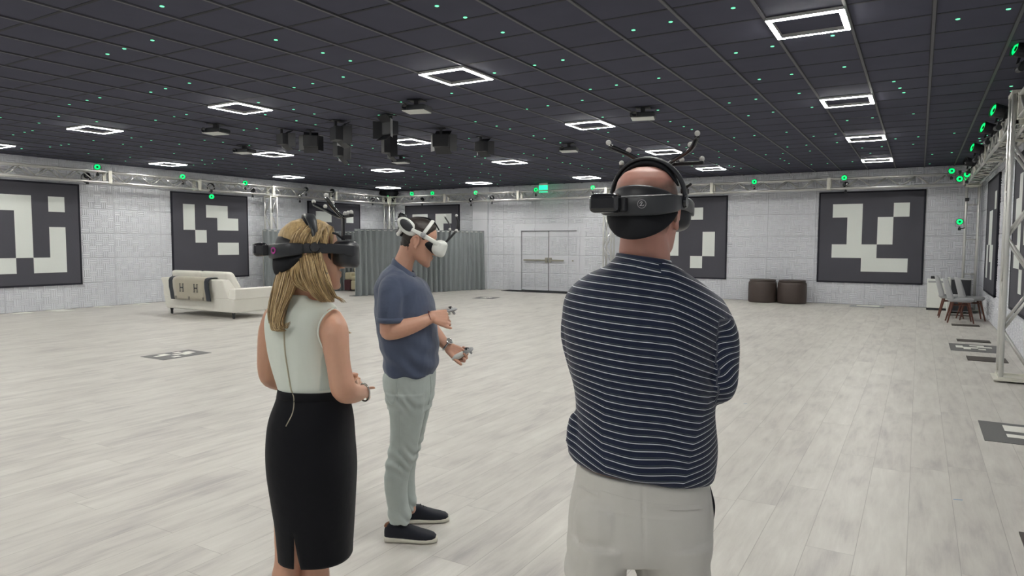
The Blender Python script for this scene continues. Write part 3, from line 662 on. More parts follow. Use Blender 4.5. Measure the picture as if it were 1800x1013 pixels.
# ------------------------------------------------------------------ grey pleated drapes
def drape(a, b, h, label, pitch=.095, amp=.045, seed=0):
    a, b = Vector(a), Vector(b); L = (b - a).length; d = (b - a) / L; nn = Vector((-d.y, d.x, 0)); rr = random.Random(seed)
    n = int(L / .012); ph = 0; rows = []
    zs = [0, .02, .1, .4, .8, 1.2, 1.6, h - .08, h - .02, h]
    prof = []
    for i in range(n + 1):
        u = i / n * L; prof.append((u, amp * math.copysign(abs(math.sin(u / pitch * PI)) ** .6, math.sin(u / pitch * PI)) * (1 + .35 * math.sin(u * 2.7 + seed))))
    t = thing('pleated_drape', label, 'drape', ((a.x + b.x) / 2, (a.y + b.y) / 2, 0)); t['_m'] = 0
    o = Vector(t.location); m = MB()
    m.loft([[a - o + d * (u + .01 * math.sin(z * 2 + u * 3)) + nn * (w * (1.1 - .25 * z / h)) + UP * (z + .006 * math.sin(u * 1.9)) for u, w in prof] for z in zs], closed=False)
    m.build('fabric', M['curtain'], t, smooth=True, solid=.006)
    MB().tube([a - o + UP * (h - .04), b - o + UP * (h - .04)], .012, 8).build('rail', M['alu'], t)
    k = int(L / 2.2) + 1
    for i in range(k + 1):
        q = a - o + d * (.05 + (L - .1) * i / k) + nn * .09
        MB().tube([q + UP * .01, q + UP * (h - .02)], .014, 8).build('post', M['alu'], t)
        MB().box(q + UP * .004, (.26, .26, .008)).build('base_plate', M['charcoal'], t)
    return t
drape((-14.10, 14.90, 0), (-12.55, 19.35, 0), 1.96, 'long grey pleated drape partition behind the man in the polo shirt', seed=1)
drape((-16.12, hit(464, 450, 0, -16.12).y, 0), (-16.12, 18.4, 0), 1.93, 'grey pleated drape partition along the left wall behind the woman', seed=4)

# ------------------------------------------------------------------ sofas and seats
def soft(t, name, a, b, mat, bev=.05, sub=0):
    return MB().b2(a, b).build(name, mat, t, bevel=bev, bseg=4)
sx, sy = -12.98, 9.03
t = thing('sofa', 'white two-seat sofa standing with its back to the camera', 'sofa', (sx, sy, 0)); t['_m'] = 0
W2 = 1.17
# tapered base and arms
def hexa(m, bot, top):
    k = len(m.v); m.v += [Vector(p) for p in bot + top]; m.f += [[k + i for i in f] for f in ((3, 2, 1, 0), (4, 5, 6, 7), (0, 1, 5, 4), (1, 2, 6, 5), (2, 3, 7, 6), (3, 0, 4, 7))]; m.m += [0] * 6
m = MB(); hexa(m, [(-W2 + .06, 0, .13), (W2 - .06, 0, .13), (W2 - .06, 1.0, .13), (-W2 + .06, 1.0, .13)], [(-W2, -.02, .42), (W2, -.02, .42), (W2, 1.02, .42), (-W2, 1.02, .42)])
m.build('base', M['sofa'], t, bevel=.03, bseg=3)
m = MB(); hexa(m, [(-W2 + .13, -.02, .40), (W2 - .13, -.02, .40), (W2 - .13, .24, .40), (-W2 + .13, .24, .40)], [(-W2 + .02, -.10, .80), (W2 - .26, -.10, .80), (W2 - .26, .14, .80), (-W2 + .02, .14, .80)])
m.build('back_frame', M['sofa'], t, bevel=.03, bseg=3)
for s in (-1, 1):
    x1, x2 = (s * (W2 - .17), s * (W2 + .02)) if s > 0 else (s * (W2 + .02), s * (W2 - .17))
    m = MB(); hexa(m, [(x1, -.01, .40), (x2, -.01, .40), (x2, 1.0, .40), (x1, 1.0, .40)], [(x1, -.01, .62), (x2 + .01 * s, -.01, .62), (x2 + .01 * s, 1.03, .62), (x1, 1.03, .62)])
    m.build('arm', M['sofa'], t, bevel=.025, bseg=3)
for s in (-1, 1):
    soft(t, 'seat_cushion', (min(0, s * .98) + .01, .25, .42), (max(0, s * .98) - .01, 1.0, .56), M['sofa'], .05)
    m = MB(); a, b = (-.98, -.01) if s < 0 else (.01, .98)
    hexa(m, [(a, .15, .50), (b, .15, .50), (b, .42, .50), (a, .42, .50)], [(a, .02, .955), (b - (.06 if s > 0 else 0), .02, .955), (b - (.06 if s > 0 else 0), .20, .955), (a, .20, .955)])
    m.build('back_cushion', M['sofa'], t, bevel=.075, bseg=5)
for (lx, ly_) in ((-W2 + .14, .08), (W2 - .14, .08), (-W2 + .14, .9), (W2 - .14, .9)):
    MB().lathe([(.012, .0), (.026, .01), (.026, .05), (.022, .055), (.036, .13)], (lx, ly_, 0), None, 12).build('leg', M['black'], t)
# throw blanket over the back: top-level, lies on the sofa
th = thing('throw_blanket', 'taupe wool throw with dark edges and woven letters H draped over the sofa back', 'blanket', (-13.06, sy - .11, .42)); th['_m'] = 0
def blanket_strip(x0, x1, off=0):
    prof = [(.30, .40), (.18, .405), (.10, .41), (.02, .405), (-.03, .385), (-.05, .33), (-.045, .2), (-.025, .06), (-.012, -.02), (0.0, -.07)]
    return [[(x + .004 * math.sin(v * 20), y - off - (.004 * math.sin(x * 25)), v) for y, v in prof] for x in (x0 + (x1 - x0) * k / 8 for k in range(9))]
for nm, x0_, x1_, mt in (('body', -.53, .53, 'throw'), ('dark_edge', -.66, -.53, 'throw_dark'), ('dark_edge', .53, .66, 'throw_dark')):
    MB().loft(blanket_strip(x0_, x1_), closed=False).build(nm, M[mt], th, smooth=True, solid=.014)
def letter_H(cx, cz, h, tilt=0):
    m = MB(); w = h * .62; yy = -.045 + (.2 - cz) * .14 - .016
    for s in (-1, 1):
        m.box((cx + s * w / 2, yy, cz), (h * .12, .003, h)); m.box((cx + s * w / 2, yy, cz + h / 2), (h * .3, .003, h * .07)); m.box((cx + s * w / 2, yy, cz - h / 2), (h * .3, .003, h * .07))
    m.box((cx, yy, cz), (w, .003, h * .14)); m.build('woven_letter', M['throw_dark'], th)
letter_H(-.22, .19, .16); letter_H(.25, .19, .16)
for cx in (-.47, -.02, .44):
    letter_H(cx, -.025, .06)
# beige recliner glimpsed between the drapes
p = hit(611, 511, 2, 0)
t = thing('recliner_sofa', 'beige leather sofa with dark red side panel glimpsed beyond the woman', 'sofa', (p.x + .45, p.y + .3, 0), .2)
t['_m'] = 0
MB().b2((-.5, -.4, .02), (-.28, .5, .36)).build('side_panel', M['maroon'], t, bevel=.02)
MB().b2((-.5, -.38, .36), (-.26, .5, .60)).build('arm', M['beige'], t, bevel=.05, bseg=4)
MB().b2((-.27, -.38, .04), (.75, .5, .34)).build('base', M['beige'], t, bevel=.03, bseg=3)
MB().b2((-.26, -.40, .345), (.75, .4, .47)).build('seat_cushion', M['beige'], t, bevel=.05, bseg=4)
MB().b2((-.26, .35, .40), (.75, .62, .78)).build('back_cushion', M['beige'], t, bevel=.08, bseg=4)
MB().b2((-.46, .1, .6), (-.3, .5, .82)).build('headrest', M['beige'], t, bevel=.05, bseg=4)
# ottomans
for k, (px, py, lab) in enumerate([(1340, 531, 'round brown leather ottoman by the back wall, left of the pair'), (1392, 534, 'round brown leather ottoman by the back wall, right of the pair')]):
    p = hit(px, py, 2, 0); t = thing('ottoman', lab, 'ottoman', (xnum(px, 515, YB - .42), YB - .42, 0), 0, 'brown ottomans'); t['_m'] = 0
    MB().lathe([(.33, .0), (.352, .015), (.36, .06), (.362, .3), (.358, .5), (.345, .545), (.32, .56), (.318, .575)], n=36, cap=True).build('body', M['leather'], t, smooth=True)
    MB().lathe([(.318, .56), (.335, .572), (.33, .60), (.28, .612), (0.001, .615)], n=36).build('lid_cushion', M['leather'], t, smooth=True)
# heater and cabinet
p = hit(1644, 543, 2, 0); hx, hy = .43, 19.15
t = thing('portable_heater', 'white upright portable air unit with a grille beside the large banner', 'air unit', (hx, hy, 0)); t['_m'] = 0
MB().b2((-.24, -.14, .05), (.24, .14, .74)).build('body', M['white_pl'], t, bevel=.02, bseg=3)
MB().b2((-.22, -.148, .655), (.22, -.138, .70)).build('grille', M['grey_pl'], t, bevel=.003)
MB().b2((-.24, -.13, .0), (.24, .13, .05)).build('base', M['black'], t, bevel=.008)
MB().b2((-.17, -.04, .74), (-.07, .06, .80)).build('knob', M['black'], t, bevel=.008)
t = thing('grey_cabinet', 'dark grey cabinet with white side standing behind the chairs', 'cabinet', (.82, 18.62, 0)); t['_m'] = 0
MB().b2((-.19, -.26, .04), (.22, .26, .78)).build('body', M['grey_pl'], t, bevel=.012)
MB().b2((-.235, -.27, .02), (-.185, .27, .80)).build('side_panel', M['white_pl'], t, bevel=.008)
MB().b2((-.17, -.272, .06), (.20, -.258, .76)).build('door', M['charcoal'], t, bevel=.004)
MB().b2((-.02, -.285, .44), (.10, -.27, .475)).build('handle', M['black'], t, bevel=.004)
for a in (-.15, .18):
    for b in (-.2, .2): MB().lathe([(.022, 0), (.022, .04)], (a, b, 0), None, 10).build('foot', M['black'], t)
# chairs facing the right wall
def chair_proto():
    o = thing('dining_chair', 'x', 'chair'); o['_m'] = 0
    # faces +X
    rings = []
    for z, (xa, hw, th_) in zip([0, .03, .06, .075], [(0, .20, .19), (0, .23, .225), (0, .235, .23), (0, .21, .205)]):
        rings.append(ringp(Vector((xa, 0, .41 + z)), Vector((th_, 0, 0)), Vector((0, hw, 0)), 3, 24))
    MB().loft(rings).build('seat', M['chair_grey'], o, smooth=True)
    m = MB(); rings = []
    for k in range(9):
        f = k / 8; z = .44 + f * .46; hw = .235 - .05 * f ** 2 - (.05 if k == 8 else 0); xb = -.17 - .13 * f
        R = []
        for j in range(17):
            a = (j / 16 - .5) * 2; R.append(Vector((xb + .07 * a * a, a * hw, z - .02 * a * a * f)))
        for j in range(16, -1, -1):
            a = (j / 16 - .5) * 2; R.append(Vector((xb - .045 + .07 * a * a + .02 * f, a * (hw + .01), z - .02 * a * a * f)))
        rings.append(R)
    m.loft(rings).build('backrest', M['chair_grey'], o, smooth=True, sub=1)
    for a, b in ((1, 1), (1, -1), (-1, 1), (-1, -1)):
        MB().tube([(a * .13, b * .14, .42), (a * .22, b * .22, .0)], [.022, .012], 10).build('leg', M['wood_leg'], o)
    MB().tube([(-.15, -.16, .35), (.15, .16, .35)], .012, 8).tube([(-.15, .16, .35), (.15, -.16, .35)], .012, 8).build('under_frame', M['wood_leg'], o)
    return o
pc = chair_proto()
for k, (x, y, rz, lab) in enumerate([(.74, 16.35, .05, 'grey felt chair with wooden legs, front one of the group at the right wall'), (.62, 17.35, .02, 'grey felt chair with wooden legs, left one beside the cabinet'), (.96, 17.0, .1, 'grey felt chair mostly hidden behind the front chair')]):
    o = pc if k == 0 else copy_tree(pc); o.location = (x, y, 0); o.rotation_euler = (0, 0, rz); o['label'] = lab; o['group'] = 'grey chairs at the right wall'

# ================================================================== PEOPLE
YAWR = YAW                                        # people are built in frames whose x axis runs to the right of the view
def person(label, px, dh):
    p = CO + HF * dh + HR * ((px - 900) / F * dh); p.z = 0
    return thing('person', label, 'person', p, YAWR)
class Fig:
    """points given as (column, row, extra depth, radius in px) at forward distance dh"""
    def __init__(s, dh): s.d = dh; s.k = dh / F
    def P(s, px, py, dd=0): return D(px, py, s.d + dd)
    def limb(s, mb, pts, n=14, cm=0):
        if cm:
            q = catmull([(a, b, c, r) for a, b, c, r in pts], cm); pts = [tuple(x) for x in q]
        mb.cap([s.P(a, b, c) for a, b, c, r in pts], [r * s.k for a, b, c, r in pts], n); return mb
    def ring(s, xl, yl, xr, yr, dc, hd, n=2.3, k=36, nb=None):
        L, R = s.P(xl, yl, dc), s.P(xr, yr, dc)
        return ringp((L + R) / 2, (R - L) / 2, HF * hd, n, k, HF * (nb if nb is not None else hd))
    def body(s, mb, rings, k=36, cap=True, cm=4, m=0):
        """rings: (xl, yl, xr, yr, dc, hd[, near depth])"""
        rs = [tuple(r) + ((r[5],) if len(r) < 7 else ()) for r in rings]
        q = catmull(rs, cm) if cm else rs
        return mb.loft([s.ring(*x[:6], 2.35, k, x[6]) for x in q], cap, m)
from mathutils.bvhtree import BVHTree
def surface(*objs):
    vs, fs = [], []
    for o in objs:
        Mx = Matrix.Translation(o.parent.location) @ Matrix.Rotation(o.parent.rotation_euler[2], 4, 'Z'); k = len(vs)
        vs += [Mx @ v.co for v in o.data.vertices]; fs += [[i + k for i in p.vertices] for p in o.data.polygons]
    return BVHTree.FromPolygons(vs, fs)
def touch(bvh, px, py, lift=.0015, dh=2):
    d = ray(px, py).normalized(); h = bvh.ray_cast(CO, d)
    if h[0] is None: return D(px, py, dh)
    n = h[1] if h[1].dot(d) < 0 else -h[1]; return h[0] + n * lift
def strip_on(bvh, pts, w, name, mat, root, lift=.002, sub_=6):
    """narrow sewn strip following the cloth below it"""
    q = catmull(pts, sub_); mid = [touch(bvh, x, y, lift) for x, y in q]; mm = MB(); rr = []
    for i, p in enumerate(mid):
        t = (mid[min(i + 1, len(mid) - 1)] - mid[max(i - 1, 0)]).normalized(); vd = (p - CO).normalized(); u = t.cross(vd).normalized()
        rr.append([p + u * w - vd * .0008, p - u * w - vd * .0008, p - u * w + vd * .004, p + u * w + vd * .004])
    return mm.loft(rr).build(name, mat, root, bevel=0)
class Head:
    def __init__(s, c, fwd, up=UP, sc=1.0, roll=0):
        s.c = Vector(c); s.f = Vector(fwd).normalized(); s.r = s.f.cross(Vector(up)).normalized(); s.u = s.r.cross(s.f).normalized(); s.s = sc
        s.R = Matrix((s.r, s.f, s.u)).transposed()
    def T(s, x, y, z): return s.c + (s.r * x + s.f * y + s.u * z) * s.s
    def inv(s, P): return (s.R.transposed() @ (Vector(P) - s.c)) / s.s
HEADR = [(-.118, .088, .064, .016), (-.108, .096, .04, .034), (-.088, .098, .0, .050), (-.062, .096, -.035, .058), (-.032, .093, -.06, .066), (0, .09, -.088, .071), (.03, .092, -.1, .075), (.06, .09, -.102, .076),
         (.088, .08, -.094, .070), (.108, .062, -.075, .056), (.122, .03, -.04, .03), (.126, .01, -.01, .008)]
def head_shapes(mb, H, jaw=1.0, nose=1.0, ears=1):
    rings = []
    for z, yf, yb, hw in HEADR:
        w_ = hw * (jaw if z < -.02 else 1)
        rings.append([H.T(*(Vector((0, (yf + yb) / 2, z)) + Vector((1, 0, 0)) * w_ * math.copysign(abs(math.cos(t)) ** .87, math.cos(t)) + Vector((0, 1, 0)) * (yf - yb) / 2 * math.copysign(abs(math.sin(t)) ** .87, math.sin(t)))) for t in [2 * PI * j / 28 for j in range(28)]])
    mb.loft(rings)
    mb.cap([H.T(0, .088, .03), H.T(0, .104, -.005), H.T(0, .116 * nose, -.032)], [.010, .011, .013], 10)
    for q in (-1, 1): mb.ell(H.T(q * .012, .103, -.036), (.009, .011, .008), H.R, 10, 6)
    mb.ell(H.T(0, .095, -.058), (.024, .011, .006), H.R, 12, 6); mb.ell(H.T(0, .094, -.070), (.021, .011, .0065), H.R, 12, 6)
    mb.ell(H.T(0, .084, -.104), (.022, .018, .016), H.R, 12, 7)
    for q in (-1, 1):
        mb.ell(H.T(q * .032, .081, .004), (.014, .012, .011), H.R, 10, 6); mb.cap([H.T(q * .012, .092, .03), H.T(q * .05, .078, .032)], [.008, .008], 8)
        if ears:
            E_ = H.R @ Matrix.Rotation(q * .35, 3, 'Z')
            mb.ell(H.T(q * .078, -.012, .000), (.007, .017, .027), E_, 12, 8)
            pts = [H.T(q * (.084 + .004 * math.sin(a)), -.014 + .019 * math.cos(a), .002 + .030 * math.sin(a)) for a in [(-.9 + 3.9 * k / 9) for k in range(10)]]
            mb.tube(pts, .0048, 8); mb.ell(H.T(q * .080, -.004, -.031), (.007, .009, .010), H.R, 8, 6)
    return mb
def hand_shapes(mb, wrist, palm_dir, palm_nrm, side, curl=(.5, .5, .55, .6), spread=.06, thumb=(.6, .4), sc=1.0, thumb_up=0.0):
    """palm_dir: towards the fingertips; palm_nrm: out of the palm; side: +1 thumb on the side of dir x nrm"""
    f = Vector(palm_dir).normalized(); n = Vector(palm_nrm); n = (n - f * n.dot(f)).normalized(); s = f.cross(n).normalized() * side
    w = Vector(wrist); L = .088 * sc
    for k in range(5):
        a = (k / 4 - .5) * .066 * sc
        mb.cap([w + s * a * .55 + f * .004, w + s * a + f * L * (.96 - .05 * abs(k - 1.5))], [.0155 * sc, .0118 * sc], 10)
    lens = [(.040, .024, .020), (.044, .028, .021), (.041, .026, .020), (.032, .020, .018)]
    for k in range(4):
        a = (.5 - k / 3) * .062 * sc; p = w + s * a + f * L * (.95 - .03 * abs(k - 1)); d = (f + s * (.5 - k / 3) * spread * 2).normalized(); nn = n; pts = [p - f * .01]; ang = 0
        pts.append(p)
        for q, l in enumerate(lens[k]):
            ang = curl[k] * (1.0, 1.15, .8)[q]; ax = d.cross(nn).normalized(); R = Matrix.Rotation(ang, 3, ax); d = (R @ d).normalized(); nn = (R @ nn).normalized(); p = p + d * l * sc; pts.append(p)
        mb.cap(pts, [.0095 * sc, .0092 * sc, .0085 * sc, .0078 * sc, .0068 * sc], 10)
    p = w + s * .022 * sc + f * .016 * sc; d = (f * math.cos(thumb[0]) + s * math.sin(thumb[0]) + n * thumb_up).normalized()
    p1 = p + d * .042 * sc; d2 = (d + n * thumb[1] * .8 + f * .3).normalized(); p2 = p1 + d2 * .032 * sc; d3 = (d2 + n * thumb[1] * .5 + f * .2).normalized(); p3 = p2 + d3 * .024 * sc
    mb.cap([p, p1, p2, p3], [.0150 * sc, .0120 * sc, .0105 * sc, .0085 * sc], 10)
    return mb
def shell_hair(body_me, H, root, mask, thick, name, mat, noise=.003, seed=1):
    """short hair: a skin of the head pushed outwards where mask > 0 (head coordinates)"""
    P = coords(body_me); N = np.zeros(len(P) * 3); body_me.vertices.foreach_get('normal', N); N = N.reshape(-1, 3)
    Rz = np.array(Matrix.Rotation(root.rotation_euler[2], 3, 'Z')); W_ = P @ Rz.T + np.array(root.location)
    Q = (W_ - np.array(H.c)) @ np.array(H.R) / H.s
    mk = mask(Q); off = np.clip(mk / .02, 0, 1); off = off * off * (3 - 2 * off) * thick * np.clip(.45 + (Q[:, 2] + .02) * 7, .35, 1) - .0012
    off = off + np.where(mk > .004, snoise(Q * np.array([1, .35, 1]), 260, seed) * noise, 0)
    keep = mk > -.004; V = P + N * off[:, None]
    idx = -np.ones(len(P), int); idx[keep] = np.arange(keep.sum())
    fs = [[idx[v] for v in p.vertices] for p in body_me.polygons if all(keep[v] for v in p.vertices)]
    me = bpy.data.meshes.new(name); me.from_pydata(V[keep].tolist(), [], fs); me.update()
    return finish(me, name, mat, root, smooth=True)

def hair_mat(name, cols, rough=.42):
    m = NT(name); tc = m.n('TexCoord').outputs['Object']; g = m.n('NewGeometry')
    ri = g.outputs['Random Per Island']; mp = m.n('Mapping', i_0=tc); mp.inputs['Scale'].default_value = (140, 140, 5)
    n1 = m.noise(mp.outputs[0], 1, 3)
    t = m.math('ADD', m.math('MULTIPLY', ri, .55), m.math('MULTIPLY', n1, .5))
    m.set(col=m.ramp(t, [(.15 + .7 * i / (len(cols) - 1), c) for i, c in enumerate(cols)]), rough=rough, spec=.5)
    m.bump(n1, .4, .003); return m.mat
M['skin_a'] = skin_mat('tanned skin', (.62, .37, .26), (.60, .28, .19))
M['skin_b'] = skin_mat('warm skin', (.60, .35, .25), (.56, .26, .19))
M['skin_c'] = skin_mat('ruddy skin', (.55, .31, .245), (.52, .17, .14), True)
M['blonde'] = hair_mat('blonde hair', [(.07, .045, .024), (.28, .18, .08), (.52, .37, .18), (.72, .56, .32)])
M['brown_hair'] = hair_mat('dark brown hair', [(.010, .007, .005), (.022, .015, .011), (.04, .028, .02)], .5)
M['stubble'] = hair_mat('cropped grey brown hair', [(.10, .065, .05), (.14, .10, .08), (.19, .14, .11)], .7)
def top_mat():
    m = NT('cream crepe top'); tc = m.n('TexCoord').outputs['Object']; pa = m.n('Attribute', attribute_name='panel').outputs['Fac']
    c = m.mix(pa, (.72, .77, .70, 1), (.52, .60, .55, 1)); m.set(col=c, rough=.75, spec=.2, sheen=.1)
    m.bump(m.math('ADD', m.math('MULTIPLY', m.noise(tc, 700, 2), .1), m.noise(tc, 14, 2)), .25, .006); return m.mat
M['cream'] = top_mat()
M['skirt'] = cloth_mat('black skirt', (.005, .0055, .008), .8, 600, .1, .05, 6)
M['polo'] = cloth_mat('heather blue polo', (.062, .078, .122), .85, 700, .08, .2, 8, .3)
M['jeans'] = cloth_mat('pale grey green jeans', (.41, .46, .44), .85, 900, .08, .1, 12)
M['trousers'] = cloth_mat('light grey trousers', (.60, .59, .55), .8, 900, .04, .1, 9)
M['shoe'] = cloth_mat('dark navy shoe canvas', (.018, .02, .028), .8, 700, .1, .1, 30)
M['sole'] = plain('off white rubber sole', (.62, .60, .52), .6)
M['tan'] = plain('tan leather tab', (.22, .09, .045), .5)
M['zip'] = plain('brass zip', (.50, .46, .34), .35, .7)
M['steel'] = plain('steel bracelet', (.55, .55, .52), .25, .9)
M['cord'] = plain('dark red cord', (.12, .02, .02), .7)

def fab_noise(P, a1=.0025, a2=.002, seed=0, stretch=(1, 1, .5)):
    Q = P * np.array(stretch)
    n = snoise(Q, 22, seed, 6); n2 = snoise(Q, 55, seed + 9, 6); return a1 * n + a2 * (1 - 2 * np.abs(n2))

# ------------------------------------------------------------------ black headset with antenna frame (two people)
def headset_dark(H, label, emblem, rest_on):
    t = thing('vr_headset', label, 'headset', H.T(0, 0, .0), YAWR)
    T = H.T
    # visor: rounded box bulging forwards
    m = MB(); rings = []
    for y, hw, z0, z1 in [(.070, .070, -.028, .050), (.085, .080, -.034, .056), (.115, .088, -.040, .058), (.140, .090, -.042, .056), (.155, .084, -.040, .050), (.164, .066, -.030, .040), (.167, .03, -.012, .02)]:
        rings.append([T(hw * math.copysign(abs(math.cos(a)) ** .55, math.cos(a)), y - .035 * (hw * math.cos(a) / .09) ** 2 * (1 if y > .1 else .2), (z0 + z1) / 2 + (z1 - z0) / 2 * math.copysign(abs(math.sin(a)) ** .6, math.sin(a))) for a in [2 * PI * j / 32 for j in range(32)]])
    m.loft(rings); m.build('visor', M['charcoal'], t, smooth=True)
    m = MB(); rings = []
    for y, hw, z0, z1 in [(.058, .062, -.030, .046), (.074, .066, -.032, .048)]:
        rings.append([T(hw * math.cos(a), y - .02 * math.cos(a) ** 2, (z0 + z1) / 2 + (z1 - z0) / 2 * math.sin(a)) for a in [2 * PI * j / 24 for j in range(24)]])
    m.loft(rings); m.build('face_gasket', M['black_soft'], t, smooth=True)
    # side arms running back, flat band of varying height around the skull
    def band(path, z0, z1, th_, name, mat, bev=.004, zf=None):
        mm = MB(); rr = []
        pts = catmull(path, 6)
        for i, p in enumerate(pts):
            a = pts[max(i - 1, 0)]; b = pts[min(i + 1, len(pts) - 1)]; d = np.array([b[0] - a[0], b[1] - a[1]]); d /= np.linalg.norm(d); nx, ny = d[1], -d[0]
            f = i / (len(pts) - 1); za, zb = (zf(f) if zf else (z0, z1))
            zc, hz = p[2] + (za + zb) / 2, (zb - za) / 2; R_ = []
            for k in range(16):
                an = 2 * PI * k / 16; cx = th_ / 2 * math.copysign(abs(math.cos(an)) ** .6, math.cos(an)); cz = hz * math.copysign(abs(math.sin(an)) ** .35, math.sin(an))
                R_.append(T(p[0] + nx * cx, p[1] + ny * cx, zc + cz))
            rr.append(R_)
        mm.loft(rr); return mm.build(name, mat, t, smooth=True)
    for s_ in (-1, 1):
        band([(s_ * .086, .135, .022), (s_ * .092, .09, .026), (s_ * .094, .04, .029), (s_ * .092, -.01, .030), (s_ * .088, -.045, .030)], -.015, .015, .010, 'side_arm', M['charcoal'], zf=lambda f: (-.017 - .004 * (f < .2), .017))
    band([(-.089, -.04, .028), (-.085, -.085, .026), (-.06, -.118, .022), (0, -.132, .020), (.06, -.118, .022), (.085, -.085, .026), (.089, -.04, .028)], -.02, .02, .022, 'rear_housing', M['charcoal'],
         zf=lambda f: (-.017 - .010 * math.sin(f * PI) ** .5, .017 + .006 * math.sin(f * PI) ** .5))
    # rear pads: cushions above and below the housing
    m = MB(); rr = []
    for f in [k / 20 for k in range(21)]:
        a = -PI / 2 + (f - .5) * PI * .80; dz = math.sin(f * PI) ** .7; x, y = .086 * math.cos(a), -.006 + .112 * math.sin(a)
        n_ = Vector((math.cos(a), math.sin(a), 0)); zt, zb = .012, -.004 - .060 * dz
        rr.append([T(*(Vector((x, y, (zt + zb) / 2)) + n_ * (.012 * math.cos(q)) + Vector((0, 0, (zt - zb) / 2 * math.sin(q))) + n_ * (-.012 * (1 - (zt - (zt + zb) / 2 - (zt - zb) / 2 * math.sin(q)) / .07) * 0))) for q in [2 * PI * j / 14 for j in range(14)]])
    m.loft(rr); m.build('lower_cushion', M['black_soft'], t, smooth=True)
    m = MB(); rr = []
    for f in [k / 20 for k in range(21)]:
        a = -PI / 2 + (f - .5) * PI * .95; dz = math.sin(f * PI) ** .6; x, y = .083 * math.cos(a), -.008 + .108 * math.sin(a)
        n_ = Vector((math.cos(a), math.sin(a), 0)); zb, zt = .02, .036 + .036 * dz
        rr.append([T(*(Vector((x, y, (zt + zb) / 2)) + n_ * (.009 * math.cos(q) - .010 * dz * (math.sin(q) + 1) / 2) + Vector((0, 0, (zt - zb) / 2 * math.sin(q))))) for q in [2 * PI * j / 14 for j in range(14)]])
    m.loft(rr); m.build('upper_cushion', M['black'], t, smooth=True)
    # tracking module clipped to the rear
    b = MB(); b.box(T(-.052, -.166, .024), (.074, .046, .046), H.R); b.build('tracking_module', M['black_gloss'], t, bevel=.012, bseg=4)
    MB().box(T(-.02, -.146, .022), (.03, .03, .036), H.R).build('module_clip', M['black'], t, bevel=.004)
    # emblem on the housing
    ex, ey, ez, er = emblem; n_ = Vector((ex * 1.25, ey, 0)).normalized()
    em = MB(); Rz = H.R @ Matrix((Vector((-n_.y, n_.x, 0)), Vector((0, 0, 1)), n_)).transposed()
    if er[0] == 'm':
        em.lathe([(.0115, 0), (.0115, .0015), (.0, .0015)], T(ex, ey, ez), Rz, 22); em.build('emblem', M['magenta'], t)
        MB().lathe([(.0035, 0), (.0035, .001), (.006, .001), (.006, 0)], T(ex + n_.x * .0016, ey + n_.y * .0016, ez), Rz, 16).build('emblem_centre', M['black'], t)
    else:
        e1 = MB(); e1.lathe([(.0105, 0), (.0105, .001), (.0094, .001), (.0094, 0), (.0105, 0)], T(ex, ey, ez), Rz, 26, cap=False)
        c_ = T(ex, ey, ez); A = Rz @ Vector((1, 0, 0)); B_ = Rz @ Vector((0, 1, 0)); N_ = Rz @ Vector((0, 0, 1)) * .0008
        pts = [c_ + N_ + A * a_ + B_ * b_ for a_, b_ in catmull([(-.005, .001), (-.002, .005), (.001, .004), (-.0015, -.001), (-.0045, -.0045), (-.001, -.0035), (.0025, -.0045), (.0055, -.002)], 5)]
        e1.tube(pts, .0009, 6); e1.build('emblem', M['logo'], t)
    # over-head strap: arch from ear to ear, padded
    m = MB(); m2 = MB(); rr = []; r2 = []
    for k in range(25):
        a = PI * (k / 24) * 1.0; c, s_ = math.cos(a), math.sin(a)
        x, z = .099 * c, .03 + .115 * s_ ** .9; yc = .006 - .014 * s_
        nx, nz = c, s_; hw = .010 + .011 * s_ ** 2
        rr.append([T(x + nx * .006 * math.sin(q), yc + hw * math.cos(q), z + nz * .006 * math.sin(q)) for q in [2 * PI * j / 12 for j in range(12)]])
        if 3 <= k <= 21:
            e = math.sin((k - 3) / 18 * PI) ** .5 if 3 < k < 21 else .2
            r2.append([T(x - nx * (.012 - .008 * math.sin(q) * e), yc + (.008 + .016 * e) * math.cos(q), z - nz * (.012 - .008 * math.sin(q) * e)) for q in [2 * PI * j / 12 for j in range(12)]])
    m.loft(rr); m.build('top_strap', M['charcoal'], t, smooth=True); m2.loft(r2); m2.build('top_cushion', M['black_soft'], t, smooth=True)
    for s_ in (-1, 1):
        d = MB(); Rx = H.R @ Matrix(((0, 0, s_), (0, 1, 0), (-s_, 0, 0)))
        d.lathe([(.015, -.006), (.017, 0), (.015, .006), (0, .007)], T(s_ * .099, -.002, .033), Rx, 18, cap=False); d.build('strap_hub', M['black_gloss'], t)
    # small front clip camera on the right of the visor
    cl = MB(); cl.box(T(.070, .112, .068), (.016, .03, .014), H.R); cl.tube([T(.07, .10, .06), T(.085, .075, .078), T(.098, .06, .082)], .004, 8); cl.build('side_clip', M['black'], t, bevel=.002)
    # antenna frame: upright bracket, two curved arms, a level bar, grey balls
    MB().box(T(0, .112, .098), (.036, .008, .085), H.R).build('bracket', M['black'], t, bevel=.003)
    zb = .142
    MB().box(T(0, .120, zb), (.235, .016, .010), H.R).build('cross_bar', M['black'], t, bevel=.003)
    balls = []
    for s_, tip, mid in ((-1, (-.118, .028, .196), (-.072, .062, .168)), (1, (.118, .036, .205), (.095, .060, .172))):
        pts = catmull([(s_ * .012, .115, .138), (s_ * .045, .09, .150), mid, (tip[0] * (1.0 if s_ > 0 else .98), tip[1], tip[2] - .006)], 6)
        MB().tube([T(*p) for p in pts], .0065, 10).build('curved_arm', M['black_gloss'], t, smooth=True)
        balls += [(tip[0], tip[1], tip[2] + .003), (mid[0], mid[1], mid[2] + .012)]
